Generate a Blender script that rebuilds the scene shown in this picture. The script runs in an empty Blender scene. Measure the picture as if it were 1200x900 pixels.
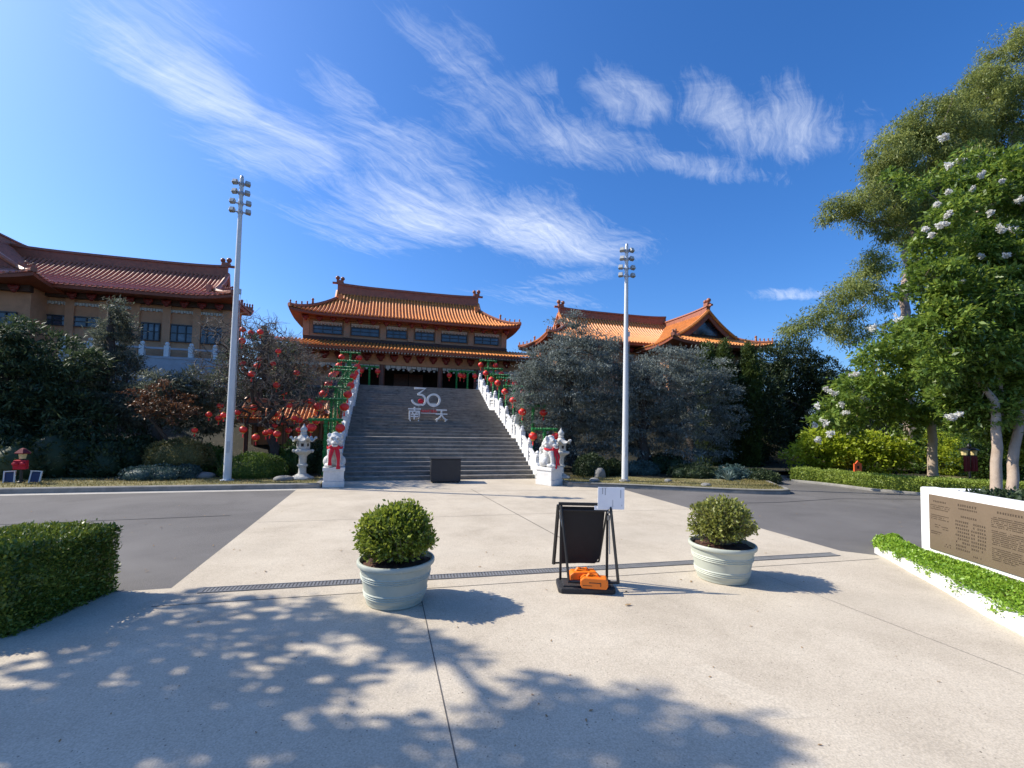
import bpy, bmesh, math, random
import numpy as np
from mathutils import Vector, Matrix

R = math.radians
rnd = random.Random(7)
rng = np.random.default_rng(11)
sc = bpy.context.scene
COL = sc.collection

# ------------------------------------------------------------------ surveyed camera frame
# world axes: X along the temple front, Y up the stair axis, Z up; camera eye at (0, 0, EYE)
FPX, CX, CY, EYE, ROLL = 529.0, 600.0, 472.0, 1.75, 0.02


def cross(a, b):
    return (a[1]*b[2]-a[2]*b[1], a[2]*b[0]-a[0]*b[2], a[0]*b[1]-a[1]*b[0])


def unit(a):
    l = math.sqrt(sum(x*x for x in a))
    return tuple(x/l for x in a)


YV = unit((449-CX, 494-CY, FPX))
UP = unit(cross((1, ROLL, 0), YV))
if UP[1] > 0:
    UP = tuple(-x for x in UP)
XV = unit(cross(YV, UP))
if XV[0] < 0:
    XV = tuple(-x for x in XV)


def ray(u, v):
    c = (u-CX, v-CY, FPX)
    return tuple(sum(p*q for p, q in zip(a, c)) for a in (XV, YV, UP))


def G(u, v, z=0.0):
    """survey: the point at height z seen along (u, v)"""
    r = ray(u, v)
    t = (z-EYE)/r[2]
    return Vector((r[0]*t, r[1]*t, z))


def AY(u, v, Y):
    r = ray(u, v)
    t = Y/r[1]
    return Vector((r[0]*t, Y, EYE+r[2]*t))


def depth(p):
    return p[0]*XV[2]+p[1]*YV[2]+(p[2]-EYE)*UP[2]


# ------------------------------------------------------------------ object helpers
ORG = {}


def thing(name, label, cat, loc=(0, 0, 0), group=None, kind=None):
    o = bpy.data.objects.new(name, None)
    o.empty_display_size = 0.2
    COL.objects.link(o)
    o.location = loc
    ORG[o.name] = Vector(loc)
    tag(o, label, cat, group, kind)
    return o


def tag(o, label=None, cat=None, group=None, kind=None):
    if label:
        o['label'] = label
    if cat:
        o['category'] = cat
    if group:
        o['group'] = group
    if kind:
        o['kind'] = kind
    return o


def link(name, me, parent=None):
    o = bpy.data.objects.new(name, me)
    COL.objects.link(o)
    if parent is not None:
        o.parent = parent
        ORG[o.name] = ORG[parent.name].copy()
    else:
        ORG[o.name] = Vector((0, 0, 0))
    return o


def dup(root, loc, rz=0.0, label=None, group=None, scale=None):
    r = root.copy()
    COL.objects.link(r)
    r.location = loc
    r.rotation_euler = (0, 0, rz)
    if scale:
        r.scale = scale
    if label:
        r['label'] = label
    if group:
        r['group'] = group
    ORG[r.name] = Vector(loc)
    for ch in list(root.children):
        c = ch.copy()
        COL.objects.link(c)
        c.parent = r
        for g in ch.children:
            d = g.copy()
            COL.objects.link(d)
            d.parent = c
    return r


class MB:
    def __init__(self):
        self.v = []
        self.f = []
        self.m = []
        self.cur = 0

    def add(self, vs, fs):
        b = len(self.v)
        self.v.extend([tuple(p) for p in vs])
        for f in fs:
            self.f.append(tuple(i+b for i in f))
            self.m.append(self.cur)
        return self

    def box(self, c, s, rz=0.0, taper=1.0, ry=0.0, rx=0.0):
        hx, hy, hz = s[0]/2, s[1]/2, s[2]/2
        vs = []
        M = Matrix.Rotation(rz, 3, 'Z') @ Matrix.Rotation(ry, 3, 'Y') @ Matrix.Rotation(rx, 3, 'X')
        for z in (-1, 1):
            k = taper if z > 0 else 1.0
            for x, y in ((-1, -1), (1, -1), (1, 1), (-1, 1)):
                p = M @ Vector((x*hx*k, y*hy*k, z*hz))
                vs.append((c[0]+p.x, c[1]+p.y, c[2]+p.z))
        return self.add(vs, [(3, 2, 1, 0), (4, 5, 6, 7), (0, 1, 5, 4), (1, 2, 6, 5), (2, 3, 7, 6), (3, 0, 4, 7)])

    def bx(self, x0, x1, y0, y1, z0, z1):
        return self.box(((x0+x1)/2, (y0+y1)/2, (z0+z1)/2), (x1-x0, y1-y0, z1-z0))

    def tube(self, pts, rad, n=6, cap=True):
        pts = [Vector(p) for p in pts]
        if not hasattr(rad, '__len__'):
            rad = [rad]*len(pts)
        vs = []
        ref = None
        for i, p in enumerate(pts):
            d = (pts[min(i+1, len(pts)-1)]-pts[max(i-1, 0)])
            if d.length < 1e-9:
                d = Vector((0, 0, 1))
            d.normalize()
            if ref is None:
                ref = Vector((1, 0, 0)) if abs(d.x) < .8 else Vector((0, 1, 0))
            s = d.cross(ref)
            if s.length < 1e-6:
                s = d.cross(Vector((0, 1, 0.3)))
            s.normalize()
            t = d.cross(s).normalized()
            ref = -t.cross(d) if False else ref
            for k in range(n):
                a = 2*math.pi*k/n
                q = p+(s*math.cos(a)+t*math.sin(a))*rad[i]
                vs.append(q)
        fs = []
        for i in range(len(pts)-1):
            for k in range(n):
                fs.append((i*n+k, i*n+(k+1) % n, (i+1)*n+(k+1) % n, (i+1)*n+k))
        if cap:
            fs.append(tuple(range(n-1, -1, -1)))
            fs.append(tuple((len(pts)-1)*n+k for k in range(n)))
        return self.add(vs, fs)

    def lathe(self, prof, n=24, c=(0, 0, 0), phase=0.0, cap=True):
        vs = []
        fs = []
        for r, z in prof:
            for k in range(n):
                a = 2*math.pi*k/n+phase
                vs.append((c[0]+r*math.cos(a), c[1]+r*math.sin(a), c[2]+z))
        for i in range(len(prof)-1):
            for k in range(n):
                fs.append((i*n+k, i*n+(k+1) % n, (i+1)*n+(k+1) % n, (i+1)*n+k))
        if cap:
            fs.append(tuple(range(n-1, -1, -1)))
            fs.append(tuple((len(prof)-1)*n+k for k in range(n)))
        return self.add(vs, fs)

    def ball(self, c, r, n=12, m=8):
        if not hasattr(r, '__len__'):
            r = (r, r, r)
        vs = [(c[0], c[1], c[2]-r[2])]
        for j in range(1, m):
            t = -math.pi/2+math.pi*j/m
            for k in range(n):
                a = 2*math.pi*k/n
                vs.append((c[0]+r[0]*math.cos(t)*math.cos(a), c[1]+r[1]*math.cos(t)*math.sin(a), c[2]+r[2]*math.sin(t)))
        vs.append((c[0], c[1], c[2]+r[2]))
        fs = []
        for k in range(n):
            fs.append((0, 1+(k+1) % n, 1+k))
            fs.append((len(vs)-1, 1+(m-2)*n+k, 1+(m-2)*n+(k+1) % n))
        for j in range(m-2):
            for k in range(n):
                fs.append((1+j*n+k, 1+j*n+(k+1) % n, 1+(j+1)*n+(k+1) % n, 1+(j+1)*n+k))
        return self.add(vs, fs)

    def grid(self, P, flip=False):
        h, w = len(P), len(P[0])
        vs = [p for row in P for p in row]
        fs = []
        for j in range(h-1):
            for i in range(w-1):
                q = (j*w+i, j*w+i+1, (j+1)*w+i+1, (j+1)*w+i)
                fs.append(q[::-1] if flip else q)
        return self.add(vs, fs)

    def prism(self, poly, lo, hi, axis='y'):
        """closed 2D polygon extruded: axis y -> poly is (x, z); axis x -> (y, z); axis z -> (x, y)"""
        n = len(poly)

        def P(a, b, t):
            return {'y': (a, t, b), 'x': (t, a, b), 'z': (a, b, t)}[axis]
        vs = [P(a, b, lo) for a, b in poly]+[P(a, b, hi) for a, b in poly]
        fs = [tuple(range(n)), tuple(range(2*n-1, n-1, -1))]
        for i in range(n):
            j = (i+1) % n
            fs.append((i, i+n, j+n, j))
        return self.add(vs, fs)

    def stroke(self, pts, w, y0, y1, closed=False):
        """a pen stroke in the XZ plane, extruded along Y"""
        n = len(pts)
        L, Rr = [], []
        for i in range(n):
            if closed:
                a, b = pts[i-1], pts[(i+1) % n]
            else:
                a, b = pts[max(i-1, 0)], pts[min(i+1, n-1)]
            d = Vector((b[0]-a[0], b[1]-a[1]))
            d.normalize()
            nx, nz = -d.y*w/2, d.x*w/2
            L.append((pts[i][0]+nx, pts[i][1]+nz))
            Rr.append((pts[i][0]-nx, pts[i][1]-nz))
        vs = []
        for i in range(n):
            for (x, z), y in ((L[i], y0), (Rr[i], y0), (Rr[i], y1), (L[i], y1)):
                vs.append((x, y, z))
        fs = []
        m = n if closed else n-1
        for i in range(m):
            j = (i+1) % n
            for k in range(4):
                fs.append((i*4+k, i*4+(k+1) % 4, j*4+(k+1) % 4, j*4+k))
        if not closed:
            fs.append((3, 2, 1, 0))
            fs.append(tuple((n-1)*4+k for k in range(4)))
        return self.add(vs, fs)

    def build(self, name, mat, parent=None, smooth=None, bevel=0.0, local=False):
        me = bpy.data.meshes.new(name)
        off = Vector((0, 0, 0)) if (parent is None or local) else ORG[parent.name]
        me.from_pydata([(p[0]-off.x, p[1]-off.y, p[2]-off.z) for p in self.v], [], self.f)
        mats = mat if isinstance(mat, (list, tuple)) else [mat]
        for m in mats:
            me.materials.append(m)
        if len(mats) > 1:
            me.polygons.foreach_set('material_index', self.m)
        bm = bmesh.new()
        bm.from_mesh(me)
        bmesh.ops.recalc_face_normals(bm, faces=bm.faces)
        if bevel > 0:
            es = [e for e in bm.edges if len(e.link_faces) == 2 and e.calc_face_angle(0) > 0.6]
            bmesh.ops.bevel(bm, geom=es, offset=bevel, segments=2, affect='EDGES', profile=0.6)
        bm.to_mesh(me)
        bm.free()
        if smooth is not None:
            me.polygons.foreach_set('use_smooth', [True]*len(me.polygons))
            me.set_sharp_from_angle(angle=R(smooth))
        me.update()
        return link(name, me, parent)


# ------------------------------------------------------------------ materials
def new_mat(name):
    m = bpy.data.materials.new(name)
    m.use_nodes = True
    nt = m.node_tree
    return m, nt, nt.nodes['Principled BSDF']


def N(nt, t, **kw):
    n = nt.nodes.new(t)
    for k, v in kw.items():
        setattr(n, k, v)
    return n


def ramp(nt, stops):
    r = N(nt, 'ShaderNodeValToRGB')
    e = r.color_ramp.elements
    e[0].position, e[0].color = stops[0][0], (*stops[0][1], 1)
    e[1].position, e[1].color = stops[-1][0], (*stops[-1][1], 1)
    for p, c in stops[1:-1]:
        x = e.new(p)
        x.color = (*c, 1)
    return r


def mul(c, k):
    return tuple(min(1.0, max(0.0, x*k)) for x in c)


def surf(name, col, rough=0.7, var=0.12, scale=6.0, bump=0.0, bscale=60.0, metal=0.0, spec=0.5, dirt=None, dscale=1.5, damt=0.5):
    """plain procedural surface: base colour broken by two octaves of noise, optional dirt patches and bump"""
    m, nt, b = new_mat(name)
    tc = N(nt, 'ShaderNodeTexCoord')
    no = N(nt, 'ShaderNodeTexNoise')
    no.inputs['Scale'].default_value = scale
    no.inputs['Detail'].default_value = 6
    no.inputs['Roughness'].default_value = 0.65
    nt.links.new(tc.outputs['Object'], no.inputs['Vector'])
    rp = ramp(nt, [(0.25, mul(col, 1-var*1.6)), (0.5, col), (0.75, mul(col, 1+var))])
    nt.links.new(no.outputs['Fac'], rp.inputs['Fac'])
    out = rp.outputs['Color']
    if dirt is not None:
        n2 = N(nt, 'ShaderNodeTexNoise')
        n2.inputs['Scale'].default_value = dscale
        n2.inputs['Detail'].default_value = 8
        n2.inputs['Roughness'].default_value = 0.7
        nt.links.new(tc.outputs['Object'], n2.inputs['Vector'])
        mr = N(nt, 'ShaderNodeMapRange')
        mr.inputs['From Min'].default_value = 0.48
        mr.inputs['From Max'].default_value = 0.72
        mr.inputs['To Max'].default_value = damt
        nt.links.new(n2.outputs['Fac'], mr.inputs['Value'])
        mx = N(nt, 'ShaderNodeMix', data_type='RGBA')
        nt.links.new(mr.outputs['Result'], mx.inputs['Factor'])
        nt.links.new(out, mx.inputs['A'])
        mx.inputs['B'].default_value = (*dirt, 1)
        out = mx.outputs['Result']
    nt.links.new(out, b.inputs['Base Color'])
    b.inputs['Roughness'].default_value = rough
    b.inputs['Metallic'].default_value = metal
    b.inputs['Specular IOR Level'].default_value = spec
    if bump > 0:
        n3 = N(nt, 'ShaderNodeTexNoise')
        n3.inputs['Scale'].default_value = bscale
        n3.inputs['Detail'].default_value = 4
        nt.links.new(tc.outputs['Object'], n3.inputs['Vector'])
        bp = N(nt, 'ShaderNodeBump')
        bp.inputs['Strength'].default_value = bump
        bp.inputs['Distance'].default_value = 0.02
        nt.links.new(n3.outputs['Fac'], bp.inputs['Height'])
        nt.links.new(bp.outputs['Normal'], b.inputs['Normal'])
    return m


def leaf_mat(name, dark, mid, light, trans=0.25, rough=0.5, spec=0.4, nscale=1.2):
    m, nt, b = new_mat(name)
    geo = N(nt, 'ShaderNodeNewGeometry')
    tc = N(nt, 'ShaderNodeTexCoord')
    no = N(nt, 'ShaderNodeTexNoise')
    no.inputs['Scale'].default_value = nscale
    no.inputs['Detail'].default_value = 3
    nt.links.new(tc.outputs['Object'], no.inputs['Vector'])
    ad = N(nt, 'ShaderNodeMath', operation='MULTIPLY_ADD')
    ad.inputs[1].default_value = 0.55
    nt.links.new(geo.outputs['Random Per Island'], ad.inputs[0])
    m2 = N(nt, 'ShaderNodeMath', operation='MULTIPLY_ADD')
    m2.inputs[1].default_value = 0.9
    m2.inputs[2].default_value = -0.22
    nt.links.new(no.outputs['Fac'], m2.inputs[0])
    nt.links.new(m2.outputs[0], ad.inputs[2])
    rp = ramp(nt, [(0.12, dark), (0.5, mid), (0.92, light)])
    nt.links.new(ad.outputs[0], rp.inputs['Fac'])
    nt.links.new(rp.outputs['Color'], b.inputs['Base Color'])
    b.inputs['Roughness'].default_value = rough
    b.inputs['Specular IOR Level'].default_value = spec
    if trans > 0:
        tr = N(nt, 'ShaderNodeBsdfTranslucent')
        hs = N(nt, 'ShaderNodeHueSaturation')
        hs.inputs['Hue'].default_value = 0.485
        hs.inputs['Value'].default_value = 1.35
        nt.links.new(rp.outputs['Color'], hs.inputs['Color'])
        nt.links.new(hs.outputs['Color'], tr.inputs['Color'])
        mx = N(nt, 'ShaderNodeMixShader')
        mx.inputs['Fac'].default_value = trans
        nt.links.new(b.outputs[0], mx.inputs[1])
        nt.links.new(tr.outputs[0], mx.inputs[2])
        nt.links.new(mx.outputs[0], nt.nodes['Material Output'].inputs['Surface'])
    return m


def ground_mat(name, stops, fine, coarse, bump, speck=None, rough=0.85, patch=None, amp=(.8, 1.17)):
    """paved or planted ground: coarse tone patches x fine grain, dark and pale specks, grain bump"""
    m, nt, b = new_mat(name)
    tc = N(nt, 'ShaderNodeTexCoord')
    a = N(nt, 'ShaderNodeTexNoise')
    a.inputs['Scale'].default_value = coarse
    a.inputs['Detail'].default_value = 9
    a.inputs['Roughness'].default_value = 0.68
    nt.links.new(tc.outputs['Object'], a.inputs['Vector'])
    rp = ramp(nt, stops)
    nt.links.new(a.outputs['Fac'], rp.inputs['Fac'])
    f = N(nt, 'ShaderNodeTexNoise')
    f.inputs['Scale'].default_value = fine
    f.inputs['Detail'].default_value = 3
    nt.links.new(tc.outputs['Object'], f.inputs['Vector'])
    mr = N(nt, 'ShaderNodeMapRange')
    mr.inputs['From Min'].default_value = 0.3
    mr.inputs['From Max'].default_value = 0.7
    mr.inputs['To Min'].default_value = amp[0]
    mr.inputs['To Max'].default_value = amp[1]
    nt.links.new(f.outputs['Fac'], mr.inputs['Value'])
    mx = N(nt, 'ShaderNodeMix', data_type='RGBA', blend_type='MULTIPLY')
    mx.inputs['Factor'].default_value = 1.0
    nt.links.new(rp.outputs['Color'], mx.inputs['A'])
    nt.links.new(mr.outputs['Result'], mx.inputs['B'])
    out = mx.outputs['Result']
    for sp in (speck or []):
        vo = N(nt, 'ShaderNodeTexVoronoi')
        vo.inputs['Scale'].default_value = sp[0]
        nt.links.new(tc.outputs['Object'], vo.inputs['Vector'])
        wn = N(nt, 'ShaderNodeSeparateColor')
        nt.links.new(vo.outputs['Color'], wn.inputs['Color'])
        th = N(nt, 'ShaderNodeMath', operation='GREATER_THAN')
        th.inputs[1].default_value = sp[3]
        nt.links.new(wn.outputs['Red'], th.inputs[0])
        ds = N(nt, 'ShaderNodeMath', operation='LESS_THAN')
        ds.inputs[1].default_value = sp[1]
        nt.links.new(vo.outputs['Distance'], ds.inputs[0])
        an = N(nt, 'ShaderNodeMath', operation='MULTIPLY')
        nt.links.new(th.outputs[0], an.inputs[0])
        nt.links.new(ds.outputs[0], an.inputs[1])
        sc_ = N(nt, 'ShaderNodeMath', operation='MULTIPLY')
        sc_.inputs[1].default_value = sp[4] if len(sp) > 4 else 0.8
        nt.links.new(an.outputs[0], sc_.inputs[0])
        m2 = N(nt, 'ShaderNodeMix', data_type='RGBA')
        nt.links.new(sc_.outputs[0], m2.inputs['Factor'])
        nt.links.new(out, m2.inputs['A'])
        m2.inputs['B'].default_value = (*sp[2], 1)
        out = m2.outputs['Result']
    if patch:
        pn = N(nt, 'ShaderNodeTexNoise')
        pn.inputs['Scale'].default_value = patch[0]
        pn.inputs['Detail'].default_value = 5
        pn.inputs['Distortion'].default_value = 0.6
        nt.links.new(tc.outputs['Object'], pn.inputs['Vector'])
        pr = N(nt, 'ShaderNodeMapRange')
        pr.inputs['From Min'].default_value = 0.5
        pr.inputs['From Max'].default_value = 0.75
        pr.inputs['To Max'].default_value = patch[2]
        nt.links.new(pn.outputs['Fac'], pr.inputs['Value'])
        m3 = N(nt, 'ShaderNodeMix', data_type='RGBA')
        nt.links.new(pr.outputs['Result'], m3.inputs['Factor'])
        nt.links.new(out, m3.inputs['A'])
        m3.inputs['B'].default_value = (*patch[1], 1)
        out = m3.outputs['Result']
    nt.links.new(out, b.inputs['Base Color'])
    b.inputs['Roughness'].default_value = rough
    b.inputs['Specular IOR Level'].default_value = 0.3
    bp = N(nt, 'ShaderNodeBump')
    bp.inputs['Strength'].default_value = bump
    bp.inputs['Distance'].default_value = 0.01
    nt.links.new(f.outputs['Fac'], bp.inputs['Height'])
    nt.links.new(bp.outputs['Normal'], b.inputs['Normal'])
    return m


M = {}
M['concrete'] = ground_mat('concrete paving', [(0.3, (.405, .345, .262)), (0.5, (.495, .427, .328)), (0.7, (.56, .49, .382))], 90, 0.9, 0.25,
                           speck=[(34, 0.16, (.10, .085, .07), 0.86, 0.75), (60, 0.2, (.62, .58, .5), 0.8, 0.5), (9, 0.05, (.05, .04, .03), 0.82, 0.9)],
                           patch=(0.45, (.39, .34, .265), 0.5))
M['concrete2'] = ground_mat('mortar patch', [(0.3, (.47, .408, .315)), (0.5, (.52, .452, .35)), (0.7, (.57, .50, .39))], 70, 1.2, 0.2)
M['asphalt'] = ground_mat('asphalt', [(0.3, (.108, .101, .096)), (0.5, (.136, .128, .121)), (0.72, (.16, .150, .141))], 120, 0.5, 0.5,
                          speck=[(55, 0.22, (.20, .19, .18), 0.8, 0.6), (13, 0.05, (.32, .29, .22), 0.86, 0.9)], rough=0.9, patch=(0.55, (.185, .175, .165), .75), amp=(.55, 1.4))
M['lawn'] = ground_mat('dry lawn', [(0.28, (.075, .075, .03)), (0.45, (.15, .14, .055)), (0.58, (.23, .195, .09)), (0.75, (.31, .255, .135))], 60, 1.4, 0.8,
                       speck=[(30, 0.25, (.33, .27, .15), 0.75, 0.6)])
M['soil'] = ground_mat('garden soil', [(0.3, (.014, .015, .009)), (0.5, (.028, .027, .016)), (0.72, (.06, .052, .032))], 30, 0.8, 0.9,
                       speck=[(14, 0.3, (.13, .105, .065), 0.8, 0.7)])
M['kerb'] = surf('kerb concrete', (.26, .245, .215), .85, .2, 5, .3, 80, dirt=(.09, .085, .075), dscale=2.0)
M['joint'] = surf('joint filler', (.10, .09, .08), .9, .2)
M['grate'] = surf('worn drain steel', (.24, .24, .235), .5, .2, 12, metal=.3, dirt=(.13, .12, .11), dscale=3)
M['drainbed'] = surf('drain bed', (.10, .095, .09), .9, .3)
M['gutter'] = surf('gutter concrete', (.40, .375, .33), .85, .15, 5, .2, 80)
M['tile'] = surf('orange glazed tile', (.66, .235, .05), .38, .22, 9, .0, spec=.5, dirt=(.30, .10, .03), dscale=3.0, damt=.45)
M['tile_backlit'] = surf('backlit red brown tile', (.47, .165, .09), .42, .22, 9, .0, spec=.5, dirt=(.20, .06, .04), dscale=3.0, damt=.45)  # same roof tile; the backlit red brown tone is put into the colour
M['ridge'] = surf('brown ridge tile', (.33, .115, .055), .5, .2, 7, dirt=(.18, .06, .03), dscale=3)
M['redwood'] = surf('dark red paint', (.20, .022, .018), .5, .2, 8)
M['fascia'] = surf('red brown eave paint', (.27, .075, .035), .6, .2, 6)
M['soffit'] = surf('eave boards', (.33, .12, .055), .7, .15, 5)
M['ochre'] = surf('ochre render', (.58, .30, .16), .85, .10, 3, .15, 70, dirt=(.30, .14, .07), dscale=.8, damt=.5)
M['ochre_pale'] = surf('pale ochre render', (.45, .27, .16), .85, .10, 3, .15, 70, dirt=(.33, .19, .11), dscale=.8, damt=.5)
M['darkwall'] = surf('dark brown timber', (.075, .04, .028), .7, .2, 6)
M['column'] = surf('brown lacquer', (.16, .06, .035), .5, .2, 6)
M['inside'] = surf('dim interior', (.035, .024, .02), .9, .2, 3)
M['fret'] = surf('white fretwork', (.62, .58, .50), .7, .15, 12)
M['frame'] = surf('window frame', (.035, .04, .045), .4, .1, 5)
m, nt, b = new_mat('window glass')
b.inputs['Base Color'].default_value = (.03, .045, .065, 1)
b.inputs['Roughness'].default_value = .06
b.inputs['Specular IOR Level'].default_value = .8
no = N(nt, 'ShaderNodeTexNoise')
no.inputs['Scale'].default_value = 1.6
tcg = N(nt, 'ShaderNodeTexCoord')
nt.links.new(tcg.outputs['Object'], no.inputs['Vector'])
rp = ramp(nt, [(.35, (.015, .022, .035)), (.6, (.05, .07, .10)), (.72, (.16, .20, .24))])
nt.links.new(no.outputs['Fac'], rp.inputs['Fac'])
nt.links.new(rp.outputs['Color'], b.inputs['Base Color'])
M['glass'] = m
M['stone_white'] = surf('white marble', (.70, .69, .66), .6, .08, 9, .25, 90, dirt=(.42, .41, .38), dscale=4, damt=.45)
M['stone_carved'] = surf('carved marble', (.66, .65, .61), .7, .12, 12, .9, 38, dirt=(.30, .285, .25), dscale=7, damt=.75)
M['stone_shadow'] = surf('carved recess shade', (.16, .15, .13), .8, .15, 12)  # dark tone paints shade into the carved eyes and mouth of the lions
M['stone_pale'] = surf('pale granite', (.52, .505, .46), .75, .12, 14, .3, 120, dirt=(.28, .27, .23), dscale=5, damt=.55)
M['stone_grey'] = surf('grey render', (.40, .42, .44), .8, .12, 4, .2, 60)
M['balustrade'] = surf('white balustrade stone', (.78, .77, .74), .65, .06, 6, .2, 70, dirt=(.50, .49, .46), dscale=2.5, damt=.4)
M['step'] = surf('worn step granite', (.205, .188, .165), .8, .3, 5, .3, 60, dirt=(.32, .29, .25), dscale=2.2, damt=.6)
M['rock'] = surf('garden rock', (.22, .215, .20), .85, .3, 6, .8, 14, dirt=(.09, .09, .075), dscale=3)
M['red'] = surf('red lantern paper', (.80, .032, .022), .45, .12, 8)
M['redcloth'] = surf('red cloth', (.60, .012, .03), .75, .15, 9, .3, 40)
M['maroon'] = surf('maroon cloth', (.17, .012, .022), .8, .15, 9)
M['gold'] = surf('gold trim', (.75, .46, .06), .4, .15, 8)
M['tinsel'] = surf('green tinsel', (.012, .20, .035), .4, .5, 40, .9, 50)
M['galv'] = surf('galvanised steel', (.50, .52, .54), .45, .1, 9, .0, metal=.35, dirt=(.36, .37, .38), dscale=2.5)
M['polewhite'] = surf('pale painted steel', (.66, .67, .66), .5, .06, 4, dirt=(.45, .44, .41), dscale=2)
M['lamphouse'] = surf('floodlight housing', (.30, .31, .31), .45, .1, 9, metal=.4)
M['lampglass'] = surf('floodlight glass', (.55, .54, .48), .15, .1, 9, spec=.8)
M['black'] = surf('black powder coat', (.012, .012, .013), .42, .2, 9)
M['blackpanel'] = surf('matt black board', (.010, .010, .011), .7, .3, 4)
M['rubber'] = surf('black rubber base', (.022, .022, .024), .75, .25, 12, .3, 60)
M['steel'] = surf('dull steel', (.35, .36, .37), .35, .1, 9, metal=.8)
M['paper'] = surf('white foam board', (.86, .87, .89), .7, .05, 5)
M['tape'] = surf('grey tape', (.42, .43, .45), .6, .1, 9)
M['orange'] = surf('orange plastic', (.85, .19, .012), .45, .08, 6)
M['pot'] = surf('pale green plastic', (.455, .475, .39), .55, .05, 5, 0, 50, dirt=(.36, .38, .31), dscale=3.5, damt=.5)
M['mulch'] = ground_mat('bark mulch', [(0.3, (.035, .018, .012)), (0.5, (.09, .045, .03)), (0.72, (.17, .09, .06))], 50, 6, 1.0)
M['whitewall'] = surf('white render', (.80, .795, .77), .75, .04, 3, .12, 70, dirt=(.62, .61, .57), dscale=1.5, damt=.3)
M['bronze'] = surf('brushed bronze plaque', (.225, .165, .11), .5, .08, 3, .0, metal=.35, dirt=(.17, .125, .083), dscale=1.2, damt=.5)
M['engrave'] = surf('engraved letters', (.055, .037, .024), .7, .1, 9)
M['blacktop'] = surf('black box cover', (.02, .02, .023), .55, .2, 5)
M['bluepanel'] = surf('blue board', (.012, .03, .10), .5, .15, 5)
M['warmglass'] = surf('cream lamp glass', (.72, .58, .28), .3, .1, 6)
M['bark'] = surf('dark bark', (.055, .043, .034), .9, .35, 10, .8, 30)
M['bark_pale'] = surf('smooth pale bark', (.42, .33, .25), .75, .12, 4, .2, 20, dirt=(.25, .17, .11), dscale=2.6, damt=.7)
M['bark_gum'] = surf('gum tree bark', (.36, .27, .22), .75, .3, 3, .2, 18, dirt=(.16, .10, .07), dscale=2)
M['twig'] = surf('grey lichen twigs', (.20, .17, .135), .9, .35, 5)
M['orangesign'] = surf('orange red board', (.78, .12, .03), .5, .1, 5)

M['lf_atlas'] = leaf_mat('blue cedar needles', (.085, .105, .095), (.17, .20, .18), (.33, .36, .325), .22, .6, .3, 1.5)
M['lf_cedar'] = leaf_mat('dark cedar needles', (.028, .05, .024), (.055, .09, .04), (.14, .18, .07), .2, .6, .3, 1.2)
M['lf_deodar'] = leaf_mat('grey green needles', (.06, .075, .055), (.115, .135, .095), (.22, .24, .16), .22, .6, .3, 1.5)
M['lf_maple'] = leaf_mat('bronze maple leaves', (.06, .024, .012), (.12, .055, .022), (.22, .115, .045), .2)
M['lf_box'] = leaf_mat('box leaves', (.09, .135, .016), (.20, .265, .03), (.40, .45, .075), .38, .42, .5, 3)
M['lf_boxdry'] = leaf_mat('thin box leaves', (.11, .13, .028), (.24, .27, .05), (.44, .42, .14), .35, .45, .5, 3)
M['lf_hedge'] = leaf_mat('hedge leaves', (.05, .085, .012), (.11, .165, .02), (.26, .31, .05), .2, .45, .5, 2.5)
M['lf_hedge2'] = leaf_mat('clipped hedge leaves', (.15, .22, .035), (.24, .32, .055), (.36, .43, .09), .35, .5, .4, 2)
M['lf_cover'] = leaf_mat('bright ground cover leaves', (.11, .23, .012), (.22, .38, .03), (.42, .58, .085), .4, .4, .5, 3)
M['lf_gum'] = leaf_mat('gum leaves', (.10, .13, .035), (.20, .245, .06), (.38, .41, .11), .35, .5, .4, .8)
M['lf_myrtle'] = leaf_mat('crape myrtle leaves', (.05, .10, .016), (.13, .215, .03), (.30, .39, .065), .42, .42, .5, .9)
M['lf_yellow'] = leaf_mat('yellow green leaves', (.17, .24, .016), (.33, .42, .03), (.52, .58, .07), .45, .45, .5, 1.2)
M['lf_bush'] = leaf_mat('bush leaves', (.03, .07, .012), (.075, .14, .022), (.17, .24, .05), .3, .5, .4, 1)
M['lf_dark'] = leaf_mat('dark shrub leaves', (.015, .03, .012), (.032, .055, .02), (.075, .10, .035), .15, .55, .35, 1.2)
M['lf_olive'] = leaf_mat('olive shrub leaves', (.07, .07, .025), (.13, .13, .045), (.22, .21, .08), .2, .55, .3, 2)
M['lf_bluegreen'] = leaf_mat('blue green shrub leaves', (.025, .055, .055), (.055, .10, .09), (.10, .16, .14), .15, .55, .35, 2)
M['lf_cypress'] = leaf_mat('cypress sprays', (.03, .055, .012), (.065, .10, .02), (.14, .19, .045), .2, .55, .35, 2)
M['lf_strap'] = leaf_mat('strap leaves', (.05, .08, .025), (.11, .16, .05), (.26, .31, .14), .25, .45, .5, 3)
M['lf_agave'] = leaf_mat('grey agave leaves', (.09, .13, .12), (.16, .22, .20), (.26, .33, .30), .1, .5, .4, 3)
M['blossom'] = leaf_mat('white blossom', (.55, .53, .45), (.74, .73, .68), (.84, .83, .79), .3, .7, .2, 4)
M['lf_dead'] = leaf_mat('dead leaf', (.12, .065, .03), (.28, .18, .09), (.55, .46, .32), .1, .7, .2, 3)


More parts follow.
